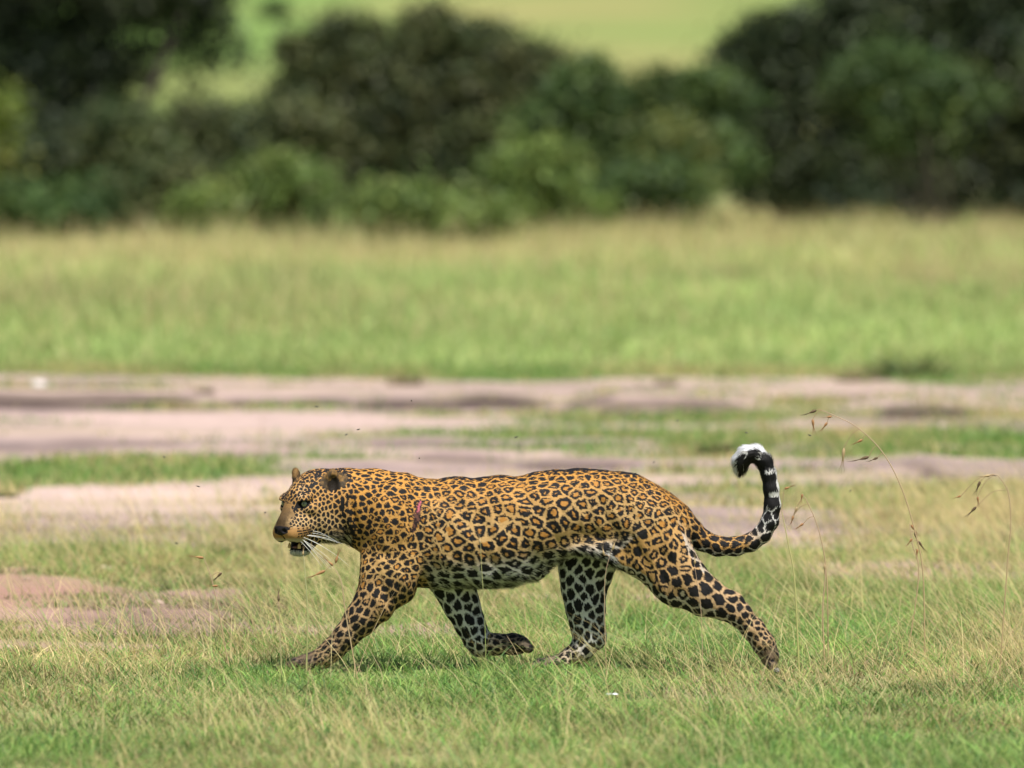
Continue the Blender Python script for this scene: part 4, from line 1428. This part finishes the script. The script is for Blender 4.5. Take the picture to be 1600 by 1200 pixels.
def build_leopard():
    F = sculpt()
    V, Q = surface_nets(F)
    V = smooth(V, Q, 2, 0.4)
    N = vnormals(V, Q)
    if ((V - V.mean(0)) * N).sum() < 0:
        N = -N
        Q = Q[:, ::-1]
    # loose skin and muscle under it
    ms = fbm(V[:, 0] / 34 + V[:, 1] / 70, V[:, 1] / 60, V[:, 2] / 60, s=205, o=2)
    ms2 = fbm(V[:, 0] / 11 + V[:, 1] / 40, V[:, 1] / 34, V[:, 2] / 30, s=208, o=2)
    V = V + N * ((ms * 5.0 + ms2 * 1.2) * sstep(555, 600, V[:, 0]) * sstep(1115, 1060, V[:, 0]))[:, None]
    N = vnormals(V, Q)
    n_hair = len(V)
    cq = V[Q].mean(1)
    V, N, Q = refine(V, N, Q, (cq[:, 0] < 544) & (cq[:, 1] > GY - 882))
    colr, hdir, hlen, part = coat(V, N)
    base = empty('leopard', LEO_AT, 'spotted leopard striding left through the grass, tail curled up, red gash on its shoulder', 'leopard')
    # fine relief of the coat so light breaks up on it
    rel = fbm(V[:, 0] / 2.2, V[:, 1] / 2.2, V[:, 2] / 2.2, s=201, o=2)
    Vd = V + N * (rel * 0.12)[:, None]
    body = link('body', mesh_np('body', leo_world(Vd), Q, colr, smooth=True), M_COAT, base)

    # ---- hair: short tapering strands lying back along the body
    n = 155000
    idx = RNG.integers(0, n_hair, n)
    idx = idx[hlen[idx] > 0.5]
    n = len(idx)
    hd = hdir[idx]
    nn = N[idx]
    tang = hd - (hd * nn).sum(1)[:, None] * nn
    tang /= np.linalg.norm(tang, axis=1)[:, None] + 1e-9
    side = np.cross(nn, tang)
    root = V[idx] + side * RNG.normal(0, 0.6, (n, 1)) + tang * RNG.normal(0, 0.6, (n, 1)) - nn * 0.3
    L = hlen[idx] * (0.65 + 0.6 * RNG.random(n))
    lift = 0.16 + 0.22 * RNG.random(n) + np.where(hlen[idx] > 7, 0.15, 0)
    grav = np.zeros((n, 3))
    grav[:, 1] = np.where(hlen[idx] > 7, -0.25, 0)
    d = tang + nn * lift[:, None] + side * RNG.normal(0, 0.16, (n, 1)) + grav
    d /= np.linalg.norm(d, axis=1)[:, None]
    # width lies across the surface
    hw = (0.30 + 0.16 * RNG.random(n))[:, None] * side
    tip = root + d * L[:, None]
    mid = root + d * (L * 0.5)[:, None] + nn * (0.05 * L)[:, None]
    HV_ = np.stack([root - hw, root + hw, mid + hw * 0.75, mid - hw * 0.75, tip], 1).reshape(-1, 3)
    b = np.arange(n)[:, None] * 5
    quads = np.concatenate([b, b + 1, b + 2, b + 3], 1)
    tris = np.concatenate([b + 3, b + 2, b + 4], 1)
    var = (1 + 0.22 * (RNG.random((n, 1)) * 2 - 1))
    hc = np.repeat(colr[idx] * var, 5, 0)
    # shading normal: mostly the skin's, turned a little with the strand
    hn = nn + side * RNG.normal(0, 0.22, (n, 1)) + tang * 0.12
    hn /= np.linalg.norm(hn, axis=1)[:, None]
    hn = np.stack([hn[:, 0], hn[:, 2], hn[:, 1]], 1)
    fur = link('fur', mesh_np('fur', leo_world(HV_), [quads, tris], hc, extra={'nrm': np.repeat(hn, 5, 0)}), M_FUR, base)
    tag(fur, kind='stuff')

    # ---- eyes
    m_eye = material('leopard_eye', 0.12, 0.6)
    for s in (1, -1):
        c = head_pt(44.6, s * 21.2, 2.0)
        Vb, Fb = lathe_ball((0, 0, 0), (6.2, 6.2, 6.2), 30, 26)
        look = HEAD_AX[0] * 0.80 + HEAD_AX[1] * s * 0.42 + HEAD_AX[2] * 0.02
        look /= np.linalg.norm(look)
        e1 = np.cross(look, HEAD_AX[2])
        e1 /= np.linalg.norm(e1)
        e2 = np.cross(e1, look)
        ang = np.degrees(np.arccos(np.clip(Vb[:, 0] / 6.2, -1, 1)))
        ce = np.tile(np.array([0.02, 0.018, 0.016]), (len(Vb), 1))
        ce[ang < 44] = [0.17, 0.19, 0.11]
        ce[ang < 37] = [0.20, 0.225, 0.13]
        ce[ang < 11] = [0.006, 0.006, 0.006]
        W = Vb[:, :1] * look + Vb[:, 1:2] * e1 + Vb[:, 2:3] * e2 + c
        link('eye', mesh_np('eye', leo_world(W), Fb, ce, smooth=True), m_eye, base)

    # ---- tooth and tongue
    m_t = material('old_tooth', 0.35, 0.5, color=(0.55, 0.37, 0.14))
    for s in (1, -1):
        fz = 46.0
        p = [head_pt(fz, s * 10.5, -68), head_pt(fz + .5, s * 10.8, -64.5), head_pt(fz + .3, s * 10.6, -61.5), head_pt(fz - .3, s * 10.2, -59.6)]
        Vt, Ft = strip_tube(p, np.array([2.7, 2.6, 1.9, 0.4]), 8)
        link('canine_tooth', mesh_np('canine_tooth', leo_world(Vt), Ft, smooth=True), m_t, base)
    m_tg = material('tongue_pink', 0.4, 0.4, color=(0.16, 0.07, 0.06))
    Vt, Ft = lathe_ball((0, 0, 0), (15, 2.6, 8), 16, 10)
    Vt = Vt[:, :1] * HEAD_AX[0] + Vt[:, 1:2] * HEAD_AX[2] + Vt[:, 2:3] * HEAD_AX[1] + head_pt(34, 0, -66.5)
    link('tongue', mesh_np('tongue', leo_world(Vt), Ft, smooth=True), m_tg, base)

    # ---- whiskers
    m_w = material('whisker_white', 0.35, 0.5, color=(0.85, 0.84, 0.80))
    specs = [(58, -46, 0.05, 62, 0.10), (54, -46, 0.0, 66, 0.14), (60, -50, 0.5, 58, 0.12), (57, -50, 0.75, 66, 0.10), (55, -51, 0.85, 62, 0.1), (60, -52, 0.95, 52, 0.12),
             (52, -52, 1.05, 60, 0.05), (50, -41, -0.22, 46, 0.28), (48, -44, -0.12, 52, 0.22), (62, -47, 0.25, 44, 0.12), (53, -49, 0.35, 78, 0.16)]
    for s in (1, -1):
        for (f0, u0, dn, L, dr) in (specs if s > 0 else [(56, -46, 0.5, 36, 0.1), (54, -50, 0.9, 40, 0.1), (58, -48, 0.7, 30, 0.1)]):
            p0 = head_pt(f0, s * 21, u0)
            d = -HEAD_AX[0] * 0.62 + HEAD_AX[1] * s * 0.55 - HEAD_AX[2] * dn * 0.8
            d = d / np.linalg.norm(d)
            ts = np.linspace(0, 1, 9)
            pts = [p0 + d * L * t - HEAD_AX[2] * dr * L * t * t * 1.6 for t in ts]
            Vw, Fw = strip_tube(pts, 0.38 * (1 - 0.72 * ts), 4)
            link('whisker', mesh_np('whisker', leo_world(Vw), Fw, smooth=True), m_w, base)
    return base


build_leopard()


# ------------------------------------------------------------------ seeding grass stalks near the leopard
def curve_pts(a, n=14):
    """smooth line through the given points (Catmull-Rom)"""
    a = np.array(a, float)
    a = np.concatenate([[2 * a[0] - a[1]], a, [2 * a[-1] - a[-2]]])
    out = []
    for i in range(1, len(a) - 2):
        for t in np.linspace(0, 1, n, endpoint=(i == len(a) - 3)):
            p0, p1, p2, p3 = a[i - 1:i + 3]
            out.append(0.5 * (2 * p1 + (p2 - p0) * t + (2 * p0 - 5 * p1 + 4 * p2 - p3) * t * t + (3 * p1 - p0 - 3 * p2 + p3) * t ** 3))
    return np.array(out)


def at(x, row, D, base):
    k = FPX / D
    return np.array([(x - 800) / k, D, CAM_H + (HOR - row) / k]) - base


def spikelet(p, d, L, r, cols, parent):
    """a hanging seed head: a pointed husk with awns"""
    d = d / np.linalg.norm(d)
    ts = np.array([0, 0.15, 0.4, 0.7, 1.0])
    v, f = bark_tube([p + d * L * t for t in ts], r * np.array([0.25, 0.9, 1.0, 0.6, 0.08]), 6)
    cc = [np.tile(cols, (len(v), 1)) * np.linspace(0.8, 1.1, len(v))[:, None]]
    V, F, nb = [v], [f], len(v)
    for a in (-0.25, 0.0, 0.28):
        e = d + np.array([a, 0.1 * a, 0.05])
        v, f = bark_tube([p + d * L * 0.5, p + d * L * 0.9 + e * L * 0.35, p + d * L * 0.9 + e * L * 0.95], r * np.array([0.25, 0.16, 0.05]), 3)
        V.append(v)
        F.append(f + nb)
        nb += len(v)
        cc.append(np.tile(np.array(cols) * 0.7, (len(v), 1)))
    link('seed_head', mesh_np('seed_head', np.concatenate(V), np.concatenate(F), np.concatenate(cc), smooth=True), M_STALK, parent)


STRAW, RUST, BRN = (0.45, 0.33, 0.17), (0.38, 0.20, 0.085), (0.13, 0.085, 0.045)


def stalk(D, line, heads, label, r=0.0026, col=STRAW, tipcol=(0.50, 0.35, 0.24)):
    x0, row0 = line[0]
    k = FPX / D
    X = (x0 - 800) / k
    z = float(terrain(np.array([X]), np.array([D]))[0][0])
    base = np.array([X, D, z - 0.01])
    o = empty('seeding_grass_stalk', base, label, 'grass stalk', 'tall seeding grass stalks')
    P = curve_pts([np.array([0, 0, 0])] + [at(x, y, D, base) for x, y in line[1:]])
    t = np.linspace(0, 1, len(P))
    v, f = bark_tube(P, r * (1 - 0.6 * t), 5)
    c = np.repeat(mix(np.array(col), np.array(tipcol), t[:, None]), 5, 0)
    link('stem', mesh_np('stem', v, f, c, smooth=True), M_STALK, o)
    for (x, y, dx, dy, L, cc) in heads:
        e = at(x, y, D, base)
        q = np.linalg.norm(P - e, axis=1) + np.where(P[:, 2] > e[2] + 0.10, 0.05, 0) - 0.25 * np.clip(P[:, 2] - e[2], 0, 0.06)
        w = P[int(np.argmin(q))]
        if np.linalg.norm(w - e) > 0.004:
            m_ = 0.5 * (w + e) + np.array([0, 0, 0.16 * np.linalg.norm(w - e)])
            v, f = bark_tube(curve_pts([w, m_, e], 5), np.full(10, 0.0011), 4)
            link('branchlet', mesh_np('branchlet', v, f, np.tile((0.40, 0.28, 0.16), (len(v), 1)), smooth=True), M_STALK, o)
        spikelet(at(x, y, D, base), np.array([dx, 0.0, -dy]), L / k, 2.3 / k * (L / 14.0) ** 0.5, cc, o)


stalk(38.3, [(1446, 1048), (1443, 900), (1430, 830), (1408, 760), (1378, 705), (1340, 668), (1305, 650), (1284, 641)],
      [(1276, 641, -0.9, 0.35, 14, BRN), (1270, 655, 0.1, 1, 14, RUST), (1300, 651, -1, 0.1, 9, RUST), (1293, 660, -0.6, 0.8, 11, RUST), (1348, 687, -0.8, 0.4, 11, RUST), (1319, 700, -0.1, 1, 22, STRAW),
       (1358, 714, -0.9, 0.25, 17, BRN), (1372, 715, -0.8, 0.35, 10, BRN)],
      'tall arching stalk with hanging rusty seed heads right of the tail')
stalk(38.9, [(1418, 1036), (1436, 900), (1426, 850), (1422, 818)],
      [(1424, 820, 0.5, 0.8, 12, RUST), (1430, 832, 0.3, 1, 13, BRN), (1426, 842, -0.4, 0.5, 9, RUST), (1436, 846, 0.5, 0.8, 12, BRN), (1434, 858, -0.1, 1, 10, RUST)],
      'upright brown stalk with close rusty seeds below the tall arching stalk')
stalk(37.4, [(1562, 1066), (1575, 880), (1580, 820), (1576, 770), (1562, 746), (1554, 742)],
      [(1548, 743, -1, 0.15, 12, STRAW), (1532, 752, -0.4, 1, 14, BRN), (1528, 776, 0.1, 1, 10, RUST), (1502, 775, -0.9, 0.3, 8, RUST), (1526, 792, -0.6, 0.6, 14, BRN)],
      'thin stalk near the right edge with hooked drooping seed tip')
stalk(38.6, [(1295, 1040), (1292, 900), (1280, 830), (1262, 785), (1256, 775)],
      [(1254, 772, -0.2, 1, 9, RUST), (1246, 792, -0.4, 0.9, 11, STRAW), (1240, 806, -0.3, 1, 10, RUST), (1256, 818, -0.7, 0.5, 10, RUST)],
      'pale bent stalk close behind the tail with few rusty seeds')
stalk(37.6, [(1250, 1062), (1242, 910), (1232, 850), (1222, 800)], [(1226, 764, 0.9, -0.3, 10, RUST), (1104, 776, 1.0, -0.5, 9, BRN)][:1], 'straight pale stalk crossing just behind the curl of the tail', 0.0034, (0.42, 0.43, 0.15), (0.48, 0.42, 0.20))
stalk(37.5, [(478, 1064), (480, 960), (477, 905), (474, 868)], [(473, 868, 0.1, -1, 8, STRAW)], 'upright green yellow stalk under the leopard\'s chin', 0.0030, (0.33, 0.36, 0.12), (0.5, 0.46, 0.26))
stalk(37.3, [(560, 1068), (540, 960), (533, 910), (520, 884)], [(520, 884, -0.6, -0.5, 12, RUST), (508, 892, -1, 0.45, 18, RUST), (524, 880, 0.3, -1, 14, RUST)], 'stalk with a forked rusty seed head below the whiskers')
stalk(37.8, [(360, 1058), (342, 960), (330, 905), (318, 872)], [(318, 872, -0.9, -0.1, 14, RUST), (346, 895, -0.7, 0.7, 12, BRN), (340, 916, -1, 0, 10, RUST)], 'leaning stalk with an orange seed head left of the leopard')
stalk(37.3, [(440, 1062), (437, 985), (435, 940)], [(435, 940, 0, -1, 14, (0.2, 0.14, 0.08))], 'short stalk with a dark upright spike left of the front paw', 0.0022, (0.42, 0.40, 0.18))
stalk(38.2, [(1290, 1048), (1286, 960), (1290, 900), (1288, 880)], [(1289, 882, 0, 1, 12, STRAW)], 'short straw stalk standing right of the hind paw', 0.0032)
stalk(37.4, [(1098, 1066), (1096, 960), (1085, 880)], [(1086, 882, 0, -1, 10, STRAW)], 'straw stalk crossing the leopard\'s rear thigh', 0.0016)
stalk(37.5, [(760, 1064), (757, 960), (752, 880), (751, 850)], [(750, 850, -0.1, -1, 9, STRAW)], 'green stem rising in front of the leopard\'s belly', 0.0018, (0.20, 0.27, 0.07), (0.45, 0.40, 0.2))
stalk(37.4, [(948, 1066), (945, 960), (946, 900), (956, 858)], [(957, 860, 0.3, -1, 12, STRAW), (944, 868, -0.2, -1, 10, STRAW)], 'forked straw stem in front of the far hind leg', 0.0018)


# ------------------------------------------------------------------ white flower, stones
def flower(x, row, D):
    k = FPX / D
    X = (x - 800) / k
    z = float(terrain(np.array([X]), np.array([D]))[0][0])
    base = np.array([X, D, z - 0.01])
    o = empty('white_flower', base, 'small white five petalled flower in the short grass below the belly', 'flower')
    top = at(x, row, D, base)
    v, f = bark_tube([np.zeros(3), top * [0.5, 1, 0.5], top], np.array([0.0018, 0.0016, 0.0013]), 5)
    link('stem', mesh_np('stem', v, f, np.tile((0.10, 0.17, 0.05), (len(v), 1))), M_GRASS, o)
    m = material('white_petals', 0.5, 0.3, transl=0.3, color=(0.80, 0.80, 0.84))
    me = None
    for i in range(5):
        a = i / 5 * 2 * math.pi + 0.4
        if me is None:
            L, W = 0.022, 0.0075
            g = []
            for t, w_, h in ((0, 0.2, 0), (0.35, 0.9, 0.12), (0.7, 1.0, 0.15), (1.0, 0.25, 0.02)):
                g += [(L * t, -W * w_, L * h), (L * t, 0, L * h - 0.001), (L * t, W * w_, L * h)]
            Fq = [(3 * r + c_, 3 * r + c_ + 1, 3 * r + c_ + 4, 3 * r + c_ + 3) for r in range(3) for c_ in range(2)]
            me = mesh_np('petal', np.array(g), np.array(Fq), smooth=True)
            me.materials.append(m)
        p = bpy.data.objects.new('petal', me)
        COL.objects.link(p)
        p.parent = o
        p.location = top
        p.rotation_euler = (0.35, 0, a)


flower(957, 1086, 36.4)


def stone(x, row, w, h, col, label, seed):
    X, D = px_to_ground(x, row)
    k = FPX / D
    z = float(terrain(np.array([X]), np.array([D]))[0][0])
    rng = np.random.default_rng(seed)
    nu, nv = 18, 11
    th = np.linspace(0.02, math.pi - 0.02, nv)
    ph = np.arange(nu) / nu * 2 * math.pi
    V = np.stack([np.sin(th)[:, None] * np.cos(ph), np.sin(th)[:, None] * np.sin(ph), np.cos(th)[:, None] + 0 * ph], 2).reshape(-1, 3)
    r = 1 + 0.28 * fbm(V[:, 0] * 1.3 + seed, V[:, 1] * 1.3, V[:, 2] * 1.3, s=601, o=3)
    V = V * r[:, None] * np.array([w / k, 0.7 * w / k, h / k])
    i = np.arange(nv - 1)[:, None] * nu
    j = np.arange(nu)[None, :]
    F = np.stack([i + j, i + nu + j, i + nu + (j + 1) % nu, i + (j + 1) % nu], 2).reshape(-1, 4)
    cc = np.tile(np.array(col), (len(V), 1)) * (1 + 0.2 * fbm(V[:, 0] * 40, V[:, 1] * 40, V[:, 2] * 40, s=605))[:, None]
    o = link('stone', mesh_np('stone', V, F, cc, smooth=True), M_SOIL)
    o.location = (X, D, z + 0.25 * h / k)
    tag(o, label, 'stone', 'stones lying on the bare ground')


for i, q in enumerate([
    (247, 946, 9, 6, (0.36, 0.27, 0.21), 'pale rounded stone on the bare patch left of the leopard'),
    (165, 892, 10, 6, (0.45, 0.33, 0.25), 'flat tan stone at the edge of the red sand'),
    (42, 910, 6, 5, (0.30, 0.22, 0.16), 'small brown stone on the red sand'),
    (12, 1013, 8, 5, (0.45, 0.36, 0.28), 'pale flat stone near the left edge of the turf'),
    (60, 616, 15, 8, (0.55, 0.50, 0.47), 'whitish stone at the meadow edge on the far left'),
    (1475, 672, 9, 6, (0.50, 0.40, 0.35), 'pale stone on the bare strip below the dark right bank'),
]):
    stone(*q, 610 + i)


# ------------------------------------------------------------------ flies in the air round the leopard
def fly_mesh():
    parts = []
    for c, r in (((0, 0, 0), (0.0030, 0.0020, 0.0020)), ((-0.0042, 0, 0.0004), (0.0018, 0.0017, 0.0016)), ((0.0042, 0, -0.0005), (0.0028, 0.0018, 0.0017))):
        parts.append(lathe_ball(c, r, 8, 6))
    nb, V, F = 0, [], []
    for v, f in parts:
        V.append(v)
        F.append(f + nb)
        nb += len(v)
    return mesh_np('fly_body', np.concatenate(V), np.concatenate(F), smooth=True)


m_fly = material('fly_black', 0.4, 0.5, color=(0.02, 0.018, 0.016))
m_wing = material('fly_wing', 0.3, 0.4, transl=0.6, color=(0.25, 0.24, 0.22))
FB = fly_mesh()
FB.materials.append(m_fly)
FW = mesh_np('fly_wing', np.array([[0, 0, 0], [0.003, 0.0025, 0.0008], [0.0075, 0.0022, 0.001], [0.0070, 0.0002, 0.0008]]), np.array([[0, 1, 2, 3]]))
FW.materials.append(m_wing)
for i, (x, row, near) in enumerate([(494, 635, 'above the leopard\'s head on the pink track'), (643, 626, 'against the dark bank above its shoulder'), (560, 671, 'above the pink track near its neck'), (541, 679, 'low over the track above its nape'),
                                    (256, 714, 'over the grass strip left of the leopard'), (309, 760, 'over the bright sand left of its head'), (655, 716, 'just above its shoulders'), (807, 683, 'above the middle of its back'),
                                    (1059, 657, 'above its rump'), (1166, 676, 'above the tail tip'), (1265, 680, 'between the tail and the tall arching stalk'), (1022, 722, 'just over its hindquarters'), (992, 740, 'touching the line of its croup'),
                                    (1329, 767, 'right of the tail over the pink strip'), (1554, 743, 'by the hooked stalk at the right'), (275, 849, 'over the pale grass left of its chin'), (414, 801, 'just in front of its face')]):
    D = 38.0 + (0.25 if i % 2 else -0.15)
    k = FPX / D
    o = empty('fly', ((x - 800) / k, D, CAM_H + (HOR - row) / k), 'tiny dark fly in the air ' + near, 'fly', 'flies buzzing round the leopard')
    o.rotation_euler = (0.3, 0.2, i * 1.3)
    for nm, me, sx in (('body', FB, 1), ('wing', FW, 1), ('wing', FW, -1)):
        c = bpy.data.objects.new(nm, me)
        COL.objects.link(c)
        c.parent = o
        c.scale = (1, sx, 1)
